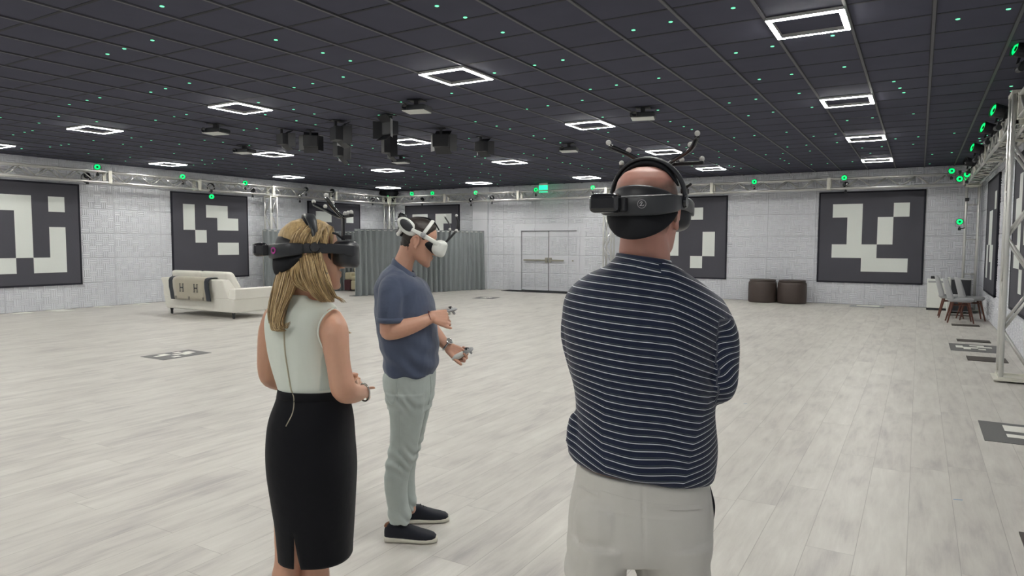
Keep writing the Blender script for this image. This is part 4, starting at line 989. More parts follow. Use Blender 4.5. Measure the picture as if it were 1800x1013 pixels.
    balls += [(-.112, .12, zb + .011), (.0, .12, zb + .011), (.058, .12, zb + .011), (.112, .12, zb + .011)]
    for b_ in balls: MB().ell(T(*b_), .0072, None, 14, 9).build('marker_ball', M['marker'], t, smooth=True)
    return t
def dirv(deg):                                     # heading: 0 = straight away from the camera, 90 = to the right of the view
    a = math.radians(deg); return HF * math.cos(a) + HR * math.sin(a)

# ================================================================== the man in the striped shirt (right, from behind)
dR = 1.80
R_ = person('person from behind in navy and white striped polo shirt, arms crossed, light grey trousers', 1130, dR)
f = Fig(dR); HRd = Head(f.P(1137, 379), dirv(28), UP, 1.0)
mb = MB(); head_shapes(mb, HRd, 1.08)
f.body(mb, [(1094, 380, 1171, 382, .0, .062), (1092, 410, 1170, 412, .0, .064), (1089, 440, 1176, 444, .005, .068), (1087, 462, 1180, 472, .01, .066), (1050, 505, 1220, 525, .02, .075), (1025, 570, 1235, 575, .02, .10), (1035, 680, 1235, 685, .02, .105),
            (1022, 800, 1236, 810, .02, .115), (1016, 880, 1236, 885, .02, .125), (1014, 940, 1234, 940, .02, .12)])
# arms folded in front of the chest
f.limb(mb, [(1240, 570, .02, 22), (1262, 620, .0, 20), (1264, 680, -.01, 18), (1225, 672, .14, 20), (1160, 640, .22, 17), (1100, 622, .26, 13)], 12)
f.limb(mb, [(1026, 570, .02, 22), (1024, 620, .03, 20), (1030, 672, .04, 18), (1070, 655, .18, 19), (1120, 636, .25, 15), (1145, 626, .25, 12)], 12)
hand_shapes(mb, f.P(1100, 622, .26), HR * -1 + UP * .1, HF * -1, 1, (.3, .3, .3, .3)); hand_shapes(mb, f.P(1147, 625, .25), HR + UP * .2 - HF * .5, HF * -1 - HR * .4, -1, (.5, .5, .5, .5))
for s_, kx in ((-1, 1050), (1, 1180)):
    f.limb(mb, [(kx, 950, .02, 52), (kx - 4, 1060, .02, 44), (kx - 4, 1160, .01, 36), (kx - 2, 1250, .03, 33), (kx, 1375, .03, 24)], 12)
me = remeshed(mb, R_, .0045, 5); bodyR = finish(me, 'body', M['skin_c'], R_, smooth=True)
def mkR(Q):
    x, y, z = Q[:, 0], Q[:, 1], Q[:, 2]
    low = -.055; side = z - (.02 + .4 * np.clip(y, 0, 1)); back = z + .055
    m_ = np.where(y < -.02, back, np.where(y < .012, z - .03, z - .03)); m_ = np.minimum(m_, .07 - y - .0 * z)
    m_ = np.minimum(m_, (.085 - z) + .10 * np.clip(np.abs(x) - .03, 0, 1))
    return np.minimum(m_, .2)
Pb = coords(me); Rz_ = np.array(Matrix.Rotation(YAWR, 3, 'Z')); Qb = ((Pb @ Rz_.T + np.array(R_.location)) - np.array(HRd.c)) @ np.array(HRd.R)
attr(me, 'stubble', np.clip(mkR(Qb) / .022 + .35 * snoise(Qb, 160, 2), 0, 1))
# shirt
def stripes_R(P):
    x, z = P[:, 0], P[:, 2]
    t = np.clip((z - 1.0) / .3, 0, 1); t = t * t * (3 - 2 * t)
    up = .13 * x + .55 * np.clip(x - .05, 0, 1) ** 1.3
    xk = .075 + .35 * np.clip(z - .93, 0, .35)
    x = x + .004 * np.sin(z * 31); dn = .12 * np.minimum(x, xk) - .40 * np.clip(x - xk, 0, 1) - .5 * np.clip(-.11 - x, 0, 1) + .004 * np.sin(x * 34 + z * 9) * np.clip((1.35 - z) / .3, 0, 1)
    ph = z + t * up + (1 - t) * dn
    ph = ph + .0012 * np.sin(x * 23 + z * 17)
    return ph
def shirt_mat():
    m = NT('navy striped jersey'); a = m.n('Attribute', attribute_name='phase').outputs['Fac']; tc = m.n('TexCoord').outputs['Object']
    fr = m.math('FRACT', m.math('DIVIDE', a, .0183))
    def line(c, w_): return m.n('MapRange', i_0=m.math('ABSOLUTE', m.math('SUBTRACT', fr, c)), i_1=w_ * .7, i_2=w_ * 1.25, i_3=1.0, i_4=0.0).outputs[0]
    base = m.mix(m.noise(tc, 8, 2), (.008, .012, .034, 1), (.012, .019, .050, 1))
    c = m.mix(m.math('MULTIPLY', line(.84, .05), .8), base, (.075, .10, .10, 1)); c = m.mix(line(.60, .056), c, (.62, .65, .68, 1))
    m.set(col=c, rough=.7, spec=.25, sheen=.15); m.bump(m.math('ADD', m.math('MULTIPLY', m.noise(tc, 900, 2), .15), m.noise(tc, 20, 3)), .3, .006); return m.mat
M['stripe'] = shirt_mat()
mb = MB()
f.body(mb, [(1083, 452, 1183, 464, .0, .080), (1066, 468, 1206, 480, .01, .090), (1036, 482, 1236, 500, .015, .10), (1006, 504, 1262, 524, .02, .115), (992, 528, 1274, 545, .02, .13), (989, 560, 1274, 565, .02, .138), (992, 600, 1258, 600, .02, .14), (1002, 650, 1252, 650, .02, .14),
            (1012, 700, 1252, 700, .02, .135), (1014, 740, 1254, 740, .02, .135), (1004, 775, 1255, 780, .02, .14), (999, 792, 1255, 815, .02, .145), (1006, 802, 1250, 836, .02, .14), (1016, 806, 1244, 838, .02, .125)], cm=3)
f.limb(mb, [(1244, 548, .01, 34), (1262, 590, -.01, 35), (1267, 640, -.02, 31), (1266, 682, -.02, 27), (1240, 684, .10, 25)], 16, 3)
f.limb(mb, [(1020, 548, .01, 31), (1016, 590, .03, 31), (1024, 640, .04, 27), (1034, 680, .06, 24)], 16, 3)
f.limb(mb, [(1016, 740, .03, 16), (1008, 775, .0, 14), (1018, 798, -.02, 13)], 12, 2)
def dR_(P, N):
    x, z = P[:, 0], P[:, 2]
    low = np.clip((1.25 - z) / .35, 0, 1); d = fab_noise(P, .0022, .0012, 4, (1, 1, .6)) * (0.5 + low)
    d += .005 * low * np.sin((z + .35 * np.abs(x - .02)) * 46 + 2 * np.sin(x * 9)) * np.exp(-((x - .03) / .2) ** 2)
    d += .0045 * np.clip((.96 - z) / .1, 0, 1) * np.sin(x * 60 + z * 70) * (x < .0)
    d += .006 * np.exp(-((x - .165) / .03) ** 2 - ((z - 1.23) / .09) ** 2) * np.sin(z * 120 + x * 60)
    d -= .004 * np.exp(-((x - .0) / .012) ** 2) * np.clip((z - 1.1) / .2, 0, 1) * (z < 1.45)
    return d
me = remeshed(mb, R_, .006, 5, dR_); P = coords(me); ph = stripes_R(P)
arm = (P[:, 0] > .178 + .06 * np.clip(1.30 - P[:, 2], 0, 1)) & (P[:, 2] < 1.36) & (P[:, 2] > 1.06)
ph = np.where(arm, P[:, 2] - .42 * (P[:, 0] - .18) + .006 * np.sin(P[:, 2] * 40 + P[:, 0] * 50), ph)
attr(me, 'phase', ph); finish(me, 'polo_shirt', M['stripe'], R_, smooth=True)
# collar standing round the neck
mb = MB(); rr = []
for (xl, yl, xr, yr, hd, o) in [(1084, 474, 1186, 486, .083, 0), (1081, 462, 1184, 476, .083, 0), (1083, 446, 1179, 459, .079, 0), (1086, 443, 1176, 456, .074, 0), (1088, 450, 1174, 462, .070, 0), (1088, 470, 1174, 480, .068, 0)]:
    rr.append(f.ring(xl, yl, xr, yr, .0, hd, 2.2, 48))
mb.loft(rr, cap=False)
cm_ = mb.mesh('collar', Vector(R_.location), Matrix.Rotation(-YAWR, 3, 'Z')); P = coords(cm_); attr(cm_, 'phase', P[:, 2] + .22 * P[:, 0] + .004); finish(cm_, 'collar', M['stripe'], R_, smooth=True, sub=1)
# trousers
mb = MB()
f.body(mb, [(1016, 812, 1242, 836, .02, .128), (1010, 850, 1246, 862, .02, .136), (1002, 890, 1249, 895, .02, .142, .155), (999, 930, 1247, 930, .02, .142, .158), (1000, 958, 1244, 958, .02, .13, .145)], cm=3)
f.body(mb, [(1000, 930, 1118, 930, .01, .135, .15), (997, 965, 1106, 965, .01, .13, .14), (995, 1013, 1093, 1013, .01, .12), (1000, 1100, 1088, 1100, .01, .105), (1006, 1180, 1080, 1180, .01, .09), (1008, 1280, 1082, 1280, .02, .085), (1014, 1395, 1084, 1395, .03, .085)], cm=3)
f.body(mb, [(1100, 930, 1247, 930, .01, .135, .15), (1110, 965, 1244, 965, .01, .13, .14), (1119, 1013, 1240, 1013, .01, .12), (1126, 1100, 1228, 1100, .01, .105), (1134, 1180, 1218, 1180, .01, .09), (1138, 1280, 1214, 1280, .02, .085), (1142, 1395, 1212, 1395, .03, .085)], cm=3)
for px in (1058, 1176): mb.ell(f.P(px, 920, -.055), (.078, .07, .085))
def dT(P, N):
    x, z = P[:, 0], P[:, 2]; d = fab_noise(P, .002, .0012, 7)
    lw = np.clip((.78 - z) / .1, 0, 1); d += .0035 * lw * np.sin(z * 75 + np.abs(x + .0) * 40)
    back = (N[:, 1] < -.2)
    seam = np.exp(-((x + .013 + .02 * (z - .9)) / .0022) ** 2) * (z > .72) * back; yoke = np.exp(-((z - (.872 - .10 * x - .6 * np.abs(x + .01) * 0)) / .0022) ** 2) * back * (np.abs(x) < .2) * (x < .09)
    return d - .0022 * seam - .0016 * yoke
me = remeshed(mb, R_, .005, 6, dT); tq = finish(me, 'trousers', M['trousers'], R_, smooth=True); bv = surface(tq)
strip_on(bv, [(1148, 889), (1175, 892), (1205, 893), (1232, 891)], .0062, 'back_pocket', M['trousers'], R_)
strip_on(bv, [(1018, 852), (1034, 862), (1052, 869)], .0035, 'back_pocket', M['trousers'], R_)
for px, y in ((1078, 824), (1127, 836)): strip_on(bv, [(px, y - 12), (px, y), (px, y + 11)], .0045, 'belt_loop', M['trousers'], R_, .0035)
strip_on(bv, [(1101, 836), (1099, 870), (1097, 905), (1102, 940), (1106, 962)], .0009, 'centre_seam', M['trousers'], R_, .0006)
strip_on(bv, [(1054, 862), (1098, 875), (1145, 884)], .0009, 'yoke_seam', M['trousers'], R_, .0006)
mb = MB(); f.limb(mb, [(1243, 858, .04, 7), (1249, 890, .04, 9), (1247, 920, .04, 7)], 12, 3); me = remeshed(mb, R_, .004, 3); o = finish(me, 'dark_pouch', M['black_soft'], R_, smooth=True); o['label'] = 'dark pouch at the right trouser pocket'
# shoes (below the picture)
def shoe(root, heel, toe_dir, L, mats, laces=True, name='shoe', w_=.048):
    d = Vector(toe_dir).normalized(); s_ = d.cross(UP).normalized(); heel = Vector(heel)
    def sec(prof, nm, mat, bev=0):
        mm = MB(); rr = []
        for u, hw, z0, z1 in prof: rr.append([heel + d * u * L + s_ * hw * math.copysign(abs(math.cos(a)) ** .6, math.cos(a)) + UP * ((z0 + z1) / 2 + (z1 - z0) / 2 * math.copysign(abs(math.sin(a)) ** .7, math.sin(a))) for a in [2 * PI * j / 24 for j in range(24)]])
        return mm.loft(rr).build(nm, mat, root, smooth=True)
    up = sec([(.0, .020, .02, .07), (.03, .030, .015, .095), (.12, .036, .012, .10), (.28, .037, .012, .098), (.38, .038, .012, .095), (.52, .042, .012, .078), (.68, .046, .012, .062), (.82, .044, .012, .052), (.93, .034, .012, .044), (.985, .018, .014, .034)], name, mats[0])
    so = sec([(-.01, .018, .0, .03), (.02, .034, .0, .032), (.12, .040, .0, .031), (.3, .040, .0, .029), (.5, .043, .0, .027), (.7, .049, .0, .026), (.85, .046, .0, .026), (.95, .036, .0, .027), (1.01, .016, .0, .028)], 'sole', mats[1])
    so.parent = up
    if laces:
        for k in range(5):
            u = .40 + .065 * k; zt = .097 - .010 * k - .012 * (k > 2) * (k - 2) * .6
            mm = MB().tube([heel + d * (u * L + .004) + s_ * (-.028) + UP * (zt - .022), heel + d * (u * L) + UP * (zt + .003), heel + d * (u * L - .004) + s_ * .028 + UP * (zt - .022)], .0028, 6); q = mm.build('lace', M['black'], root); q.parent = up
    return up
shoe(R_, Vector((*f.P(1050, 900, 0).xy, 0)) - dirv(10) * .05, dirv(-5), .29, (M['shoe'], M['sole'])); shoe(R_, Vector((*f.P(1176, 900, 0).xy, 0)) - dirv(10) * .05, dirv(25), .29, (M['shoe'], M['sole']))
headset_dark(HRd, 'black headset with antenna frame worn by the person in the striped shirt', (.030, -.1405, .022, 'g'), None)

# ================================================================== the woman (left, from behind, facing right)
dW = 2.35
Wm = person('person with long blonde hair, cream sleeveless top and black pencil skirt, hands held forward', 548, dW)
f = Fig(dW); HW = Head(f.P(547, 451), dirv(66), UP, .97)
mb = MB(); head_shapes(mb, HW, .95, .95)
f.body(mb, [(526, 462, 574, 462, .0, .045), (522, 490, 566, 490, .0, .046), (514, 516, 560, 516, .0, .052), (500, 538, 580, 540, .0, .07), (488, 565, 568, 565, .0, .08), (488, 600, 566, 600, .0, .08), (495, 660, 575, 660, .0, .08), (492, 720, 604, 720, .0, .10), (486, 780, 612, 780, .0, .11)])
# near (right) arm
f.limb(mb, [(583, 562, -.035, 20), (586, 582, -.06, 26), (591, 613, -.08, 22.5), (596, 648, -.09, 20.5), (604, 683, -.09, 22), (616, 691, -.05, 19), (630, 691, .02, 15), (640, 689, .09, 10.5)], 16, 3)
hand_shapes(mb, f.P(638, 688, .095), HF * 1.0 - HR * .25 + UP * .05, UP * -.5 - HR * .8, -1, (.5, .55, .6, .6), sc=.8)
# far (left) arm
f.limb(mb, [(482, 556, .04, 19), (474, 585, .05, 20), (468, 620, .06, 16), (467, 650, .07, 14.5), (474, 668, .09, 14), (500, 676, .16, 13), (545, 678, .24, 11.5), (590, 675, .32, 8.5)], 14, 3)
hand_shapes(mb, f.P(592, 674, .325), HR + HF * .1 + UP * .06, UP * .2 + HF * -.9, 1, (.08, .9, 1.0, 1.1), .02, sc=.88)
for s_, pts in ((-1, [(520, 820, .0, 40), (512, 930, .0, 30), (506, 985, .0, 23), (502, 1020, -.01, 25), (504, 1075, -.01, 22), (508, 1150, .01, 13), (508, 1185, .01, 13)]), (1, [(575, 820, .03, 42), (562, 930, .03, 31), (556, 985, .03, 24), (553, 1020, .03, 27), (553, 1075, .03, 23), (550, 1150, .05, 13), (550, 1185, .05, 13)])):
    f.limb(mb, pts, 16, 3)
me = remeshed(mb, Wm, .0042, 4); finish(me, 'body', M['skin_a'], Wm, smooth=True)
for px, dd, c_ in ((508, .01, 80), (550, .05, 60)):
    q = f.P(px, 1180, dd); shoe(Wm, Vector((q.x, q.y, 0)) - dirv(65) * .05, dirv(c_), .235, (M['black'], M['black']), False, w_=.04)
# top
mb = MB()
f.body(mb, [(508, 517, 557, 517, .0, .056), (505, 525, 562, 524, .0, .062), (490, 534, 580, 532, .0, .075), (474, 546, 590, 543, .0, .09), (469, 562, 588, 562, .0, .098), (470, 585, 585, 585, .0, .10), (475, 620, 588, 620, .0, .10), (484, 655, 596, 655, .0, .095), (494, 688, 604, 690, .0, .092)], cm=3)
def dW_(P, N): return fab_noise(P, .0012, .0008, 11)
me = remeshed(mb, Wm, .0045, 4, dW_)
P = coords(me); Lc = P[:, 0]
edge_ = .045 + .175 * np.clip(P[:, 2] - 1.16, 0, 1) - .08 * np.clip(1.12 - P[:, 2], 0, 1)
attr(me, 'panel', np.clip(np.minimum((P[:, 0] - edge_) / .004, (P[:, 2] - 1.06) / .004), 0, 1))
topo = finish(me, 'sleeveless_top', M['cream'], Wm, smooth=True)
# armhole binding
pts = [f.P(*q) for q in ((589, 541, -.055), (581, 545, -.080), (571, 553, -.097), (562, 568, -.102), (559, 585, -.102), (562, 600, -.10), (568, 612, -.098))]
MB().tube(catmull(pts, 5), .003, 8).build('armhole_edge', M['cream'], Wm, smooth=True)
# pencil skirt with a slit
mb = MB(); sk = [(494, 682, 606, 684, .0, .098), (489, 702, 612, 704, .0, .112), (478, 735, 618, 735, .0, .132), (474, 775, 621, 778, .0, .145), (475, 820, 624, 822, .0, .145), (482, 870, 622, 872, .0, .138), (489, 915, 620, 915, .0, .13), (492, 950, 618, 950, .0, .122), (494, 974, 617, 974, .0, .118)]
q = catmull([tuple(x) + (x[5],) for x in sk], 5); K = 72
rings = [f.ring(*x[:6], 2.35, K, x[6]) for x in q]; slit_dir = None
tgt = f.P(517, 950, -.12)
js = min(range(K), key=lambda j: (rings[-6][j] - tgt).length)
mb = MB(); n = len(rings); mb.v = [p for rr in rings for p in rr]
for i in range(n - 1):
    for j in range(K):
        if i >= n - 11 and j == js: continue
        a, b = i * K + j, i * K + (j + 1) % K; mb.f.append([a, b, b + K, a + K]); mb.m.append(0)
for i in range(n - 11, n):                           # open the slit towards the hem
    o_ = (i - (n - 11)) / 10; a, b = i * K + js, i * K + (js + 1) % K; c_ = (mb.v[a] + mb.v[b]) / 2; d_ = (mb.v[b] - mb.v[a])
    mb.v[a] = c_ - d_ * (.05 + .75 * o_); mb.v[b] = c_ + d_ * (.05 + .75 * o_) + HF * .02 * o_
sm = mb.build('skirt', M['skirt'], Wm, smooth=True, solid=.004)
mb = MB(); mb.loft([f.ring(493, 680, 607, 682, .0, .1, 2.35, 48), f.ring(491, 694, 610, 696, .0, .108, 2.35, 48)], cap=False); wbnd = mb.build('waistband', M['skirt'], Wm, smooth=True, solid=.005)
# zip down the back into the skirt
bv = surface(topo, sm, wbnd)
zq = [(514, 519), (504, 545), (500, 580), (501, 615), (506, 650), (512, 685), (517, 700), (515, 725), (503, 750)]
MB().tube([touch(bv, x, y, .0012, dW) for x, y in catmull(zq, 6)], .0024, 6).build('zip', M['zip'], Wm, smooth=True)
# bracelet and ring
def torus(c, ax, R0, r0, n=26, k=8):
    ax = Vector(ax).normalized(); a = ax.orthogonal().normalized(); b = ax.cross(a); mb = MB()
    return mb.loft([[Vector(c) + (a * math.cos(t) + b * math.sin(t)) * (R0 + r0 * math.cos(q)) + ax * r0 * math.sin(q) for q in [2 * PI * j / k for j in range(k)]] for t in [2 * PI * i / n for i in range(n + 1)]], cap=False)
torus(f.P(640, 690, .075), HF * .75 + HR * .65, .031, .0035).build('bracelet', M['steel'], Wm, smooth=True)
o = MB().ell(f.P(574, 481, -.088), .004, None, 10, 7).build('earring', M['chrome'], Wm, smooth=True)
# hair: underlying mass, then locks of strands
def hp(x, y, z): return HW.T(x, y, z)
mb = MB()
rings = []
for z, yf, yb, hw in [(-.10, .01, -.085, .058), (-.05, .03, -.095, .070), (0, .045, -.100, .078), (.03, .06, -.104, .080), (.075, .086, -.110, .081), (.10, .080, -.096, .070), (.122, .050, -.068, .048), (.136, .01, -.02, .014)]:
    rings.append([HW.T(hw * math.cos(t), (yf + yb) / 2 + (yf - yb) / 2 * math.sin(t), z) for t in [2 * PI * j / 30 for j in range(30)]])
mb.loft(rings)
f.limb(mb, [(520, 455, -.0, 24), (508, 485, -.035, 21), (500, 510, -.055, 17), (493, 535, -.075, 13), (487, 556, -.09, 10), (482, 572, -.10, 6)], 12, 3)
f.limb(mb, [(546, 462, -.06, 19), (552, 490, -.068, 18), (560, 510, -.075, 15), (568, 524, -.075, 8)], 12, 3)
f.limb(mb, [(558, 465, -.07, 13), (567, 490, -.078, 13), (576, 512, -.075, 11), (584, 526, -.07, 6)], 12, 3)
f.limb(mb, [(532, 462, -.06, 20), (526, 482, -.055, 18), (524, 496, -.03, 10)], 12, 3)
def dH(P, N): return .003 * snoise(P * np.array([1, 1, .08]), 300, 5, 6)
me = remeshed(mb, Wm, .004, 3, dH); hair = finish(me, 'hair', M['blonde'], Wm, smooth=True)
st = MB(); rr = random.Random(11)
def lock(ctrl, n, r0=.0015, spread=7, dsp=.02, n_seg=3, trim=.86):
    if trim == 1: dsp = .005
    """ctrl: (column, row, depth, spread in px)"""
    for _ in range(n):
        a = rr.uniform(-1, 1); b = rr.uniform(-1, 1); w1 = rr.uniform(0, 6.3); cut = rr.uniform(trim, 1)
        P_ = []
        for i, (x, y, d, sp) in enumerate(ctrl): P_.append(f.P(x + a * sp + 1.2 * math.sin(w1 + i * 1.1), y + rr.uniform(-2, 2), d + b * dsp * (sp / 14)))
        q = catmull(P_, n_seg); q = q[:max(4, int(len(q) * cut))]; m_ = len(q)
        k_ = r0 * rr.uniform(.8, 1.5); st.tube(q, [k_ * (1 - .75 * (i / (m_ - 1)) ** 3) for i in range(m_)], 4)
# back-left fall over the shoulder blade
lock([(514, 445, -.03, 12), (506, 480, -.06, 16), (497, 515, -.085, 15), (488, 545, -.105, 11), (484, 568, -.115, 9), (488, 580, -.12, 9), (500, 581, -.125, 6)], 420, .0013)
lock([(506, 452, -.0, 6), (493, 485, -.03, 8), (484, 520, -.055, 8), (477, 550, -.08, 6), (479, 577, -.10, 5)], 160, .0013)
lock([(512, 490, -.07, 7), (503, 530, -.095, 6), (494, 565, -.115, 5), (500, 576, -.12, 4), (512, 561, -.125, 2)], 20)
# middle and right fall, coming out below the side arm
lock([(538, 442, -.064, 12), (542, 460, -.085, 15), (548, 485, -.10, 18), (558, 508, -.105, 17), (570, 524, -.10, 14), (580, 533, -.09, 10)], 520, .0013)
lock([(556, 442, -.066, 8), (560, 466, -.086, 9), (566, 490, -.098, 10), (577, 512, -.09, 10), (588, 529, -.07, 7)], 330, .0013)
lock([(530, 455, -.075, 8), (522, 478, -.085, 9), (528, 500, -.09, 12), (552, 518, -.10, 12)], 70)
lock([(582, 400, -.0, 3), (583, 415, -.035, 3), (581, 440, -.045, 3)], 24, .0012, trim=1)
lock([(550, 394, -.01, 12), (530, 399, -.055, 10), (517, 411, -.07, 9), (509, 428, -.06, 8), (507, 445, -.03, 8)], 320, .0013, trim=1)
lock([(552, 393, -.02, 12), (541, 399, -.062, 12), (529, 411, -.092, 12), (522, 428, -.094, 12), (520, 445, -.06, 12)], 420, .0013, trim=1)
lock([(556, 393, -.02, 10), (552, 399, -.052, 13), (547, 412, -.078, 16), (542, 426, -.086, 16), (540, 442, -.06, 16)], 420, .0013, trim=1)
lock([(566, 396, -.01, 6), (568, 408, -.045, 8), (566, 425, -.070, 9), (562, 442, -.056, 9)], 160, .0013, trim=1)
lock([(600, 575, .06, 3), (608, 583, .05, 3), (618, 587, .04, 3)], 14, .0014)
lock([(588, 520, -.07, 4), (600, 527, -.05, 5), (608, 535, -.03, 4)], 12, .001)
o = st.build('hair_strands', M['blonde'], Wm, smooth=True); o.parent = hair
headset_dark(HW, 'black headset with magenta emblem and antenna frame worn by the person with blonde hair', (.0625, -.1305, .022, 'm'), None)

# ================================================================== the man in the middle (white headset, in profile)
dM = 3.60
Mm = person('person in profile in heather blue polo and pale jeans, looking down, holding two controllers', 720, dM)
f = Fig(dM); PS = math.radians(18); fwd = HR * math.cos(PS) - UP * math.sin(PS) + HF * .10
HM = Head(f.P(735, 426), fwd, UP, .94)
mb = MB(); head_shapes(mb, HM, .98, 1.0)
f.limb(mb, [(722, 428, .0, 17), (717, 444, .0, 16.5), (711, 458, .0, 17), (704, 476, .0, 20)], 16, 3)
f.body(mb, [(686, 474, 722, 490, .0, .10), (678, 500, 736, 508, .0, .12), (674, 560, 750, 562, .0, .14), (682, 630, 758, 632, .0, .13), (686, 670, 756, 672, .0, .13)], cm=3)
# near arm, forearm raised to the controller
f.limb(mb, [(694, 512, -.14, 14), (688, 540, -.175, 16.5), (686, 565, -.18, 17.5), (686, 580, -.18, 17.5)], 14, 3)
f.limb(mb, [(685, 581, -.18, 17), (700, 578, -.18, 17), (720, 573, -.17, 15), (741, 566, -.15, 11.8), (758, 559, -.13, 9)], 14, 3)
wn = f.P(758, 557, -.13)
hand_shapes(mb, wn, HR * .95 + HF * .25 - UP * .05, HF * .75 + UP * -.35 - HR * .1, -1, (.9, 1.05, 1.15, 1.2), .03, thumb=(.45, .1), sc=.95, thumb_up=.1)
# far arm lowered, wrist watch, second controller
f.limb(mb, [(734, 525, .13, 12), (745, 548, .18, 15), (756, 575, .20, 15), (768, 590, .19, 13), (779, 602, .18, 10.5), (787, 610, .17, 8.8)], 14, 3)
wf = f.P(789, 612, .17)
hand_shapes(mb, wf, HR * .86 - UP * .5 + HF * .05, UP * .45 - HF * .9 + HR * .2, 1, (.8, .9, 1.0, 1.05), .05, thumb=(.5, .2), sc=1.0, thumb_up=.35)
for dd, pts in ((-.09, [(716, 690, 0, 20), (714, 745, 0, 18), (707, 800, 0, 16), (697, 850, 0, 13), (700, 900, 0, 11), (701, 925, 0, 10)]), (.10, [(733, 690, 0, 20), (726, 745, 0, 17), (717, 800, 0, 14), (711, 840, 0, 12), (716, 875, 0, 10), (722, 895, 0, 10)])):
    f.limb(mb, [(a, b, dd, r_) for a, b, c_, r_ in pts], 14, 3)
me = remeshed(mb, Mm, .0042, 3); bodyM = finish(me, 'body', M['skin_b'], Mm, smooth=True)
def mkM(Q):
    x, y, z = Q[:, 0], Q[:, 1], Q[:, 2]
    back = z + .052 - .35 * np.clip(y + .06, 0, 1); side = np.where(y > .0, z - .018, back); side = np.where((y > -.045) & (y < .012), np.minimum(np.maximum(z - .032, -(y + .034)), z + .068), side)
    m_ = np.minimum(side, .30); m_ = np.minimum(m_, .052 + .75 * np.clip(z - .065, -.02, .2) - y + .02 * 0)
    return np.clip(m_, -.1, .2)
shell_hair(me, HM, Mm, mkM, .011, 'hair', M['brown_hair'], .002, 5)
# polo shirt
mb = MB()
f.body(mb, [(690, 462, 728, 488, .0, .075), (682, 470, 735, 489, .0, .12), (671, 481, 746, 497, .0, .165), (661, 506, 757, 511, .0, .185), (660, 545, 765, 545, .0, .19), (663, 575, 768, 575, .0, .18), (668, 600, 771, 605, .0, .175), (675, 628, 771, 630, .0, .17), (677, 650, 767, 651, .0, .165), (678, 655, 766, 656, .0, .16)], cm=3)
f.limb(mb, [(698, 494, -.09, 18), (690, 508, -.14, 22), (687, 527, -.165, 23), (686, 545, -.178, 22.5)], 18, 3)
mb.lathe([(22.5 * f.k, 0), (22.0 * f.k, -.058)], f.P(686, 545, -.178), None, 24)
f.limb(mb, [(724, 506, .12, 17), (738, 535, .17, 18), (750, 563, .18, 17)], 16, 3)
def dM_(P, N):
    x, z = P[:, 0], P[:, 2]
    low = np.clip((1.12 - z) / .25, 0, 1)
    return fab_noise(P, .005, .003, 21, (1, 1, .8)) + .006 * low * np.sin(z * 62 + 22 * (x + .05) + 3 * np.sin(x * 14)) + .003 * np.sin(40 * (z - .8 * x)) * np.exp(-((z - 1.33) / .1) ** 2)
me = remeshed(mb, Mm, .0055, 4, dM_); finish(me, 'polo_shirt', M['polo'], Mm, smooth=True)
mb = MB(); rr = []
for (xl, yl, xr, yr, hd) in [(686, 466, 733, 495, .086), (689, 458, 732, 487, .082), (692, 453, 729, 480, .074), (694, 452, 727, 478, .068), (695, 460, 725, 486, .064)]: rr.append(f.ring(xl, yl, xr, yr, .0, hd, 2.2, 40))
mb.loft(rr, cap=False); mb.build('collar', M['polo'], Mm, smooth=True, sub=1)
mb = MB(); mb.tube(catmull([f.P(724, 486, -.055), f.P(731, 500, -.06), f.P(738, 515, -.06)], 5), .012, 8, flat=(1, .4)); mb.build('placket', M['polo'], Mm, smooth=True)
mb = MB(); mb.lathe([(21.2 * f.k, -.036), (23.3 * f.k, -.036), (23.0 * f.k, -.062), (21.2 * f.k, -.063)], f.P(686, 545, -.178), None, 30, cap=False); mb.build('sleeve_hem', M['polo'], Mm, smooth=True)
# jeans
mb = MB()
f.body(mb, [(680, 648, 765, 648, .0, .155), (675, 662, 765, 662, .0, .165), (678, 685, 763, 690, .0, .17), (683, 712, 758, 716, .0, .165)], cm=3)
f.body(mb, [(678, 690, 752, 690, -.085, .09), (684, 716, 748, 716, -.09, .085), (687, 745, 742, 745, -.09, .08), (686, 775, 736, 775, -.09, .074), (682, 800, 731, 800, -.09, .07), (677, 828, 722, 828, -.09, .068), (677, 858, 716, 858, -.09, .066), (681, 888, 718, 888, -.09, .062), (681, 903, 722, 903, -.09, .062), (683, 916, 721, 919, -.09, .060)], cm=3)
f.body(mb, [(705, 690, 763, 690, .09, .09), (702, 716, 756, 716, .10, .085), (700, 755, 747, 755, .10, .08), (698, 785, 739, 785, .10, .074), (692, 806, 733, 806, .10, .07), (690, 830, 729, 830, .10, .066), (696, 858, 729, 858, .11, .062), (703, 878, 731, 880, .11, .06), (706, 890, 731, 893, .12, .058)], cm=3)
def dJ(P, N):
    x, z = P[:, 0], P[:, 2]
    kn = np.exp(-((z - .44) / .07) ** 2) + .9 * np.exp(-((z - .10) / .06) ** 2) + .6 * np.exp(-((z - .74) / .05) ** 2)
    return fab_noise(P, .0035, .002, 31, (1, 1, .9)) + .005 * kn * np.sin(z * 95 + x * 60 + 3 * np.sin(x * 30))
me = remeshed(mb, Mm, .005, 4, dJ); bv = surface(finish(me, 'jeans', M['jeans'], Mm, smooth=True))
for pl_ in ([(716, 657), (724, 664), (738, 666), (750, 660)], [(697, 660), (700, 690), (704, 740), (702, 800), (698, 860), (698, 898)], [(679, 700), (688, 711), (694, 705), (696, 690), (696, 662)], [(756, 662), (757, 690), (752, 712)]):
    strip_on(bv, pl_, .0016, 'seam', M['jeans'], Mm, .0008)
q = f.P(690, 900, -.09); sh = shoe(Mm, Vector((q.x, q.y, 0)) - HR * .040, HR + HF * -.05, .272, (M['shoe'], M['sole']))
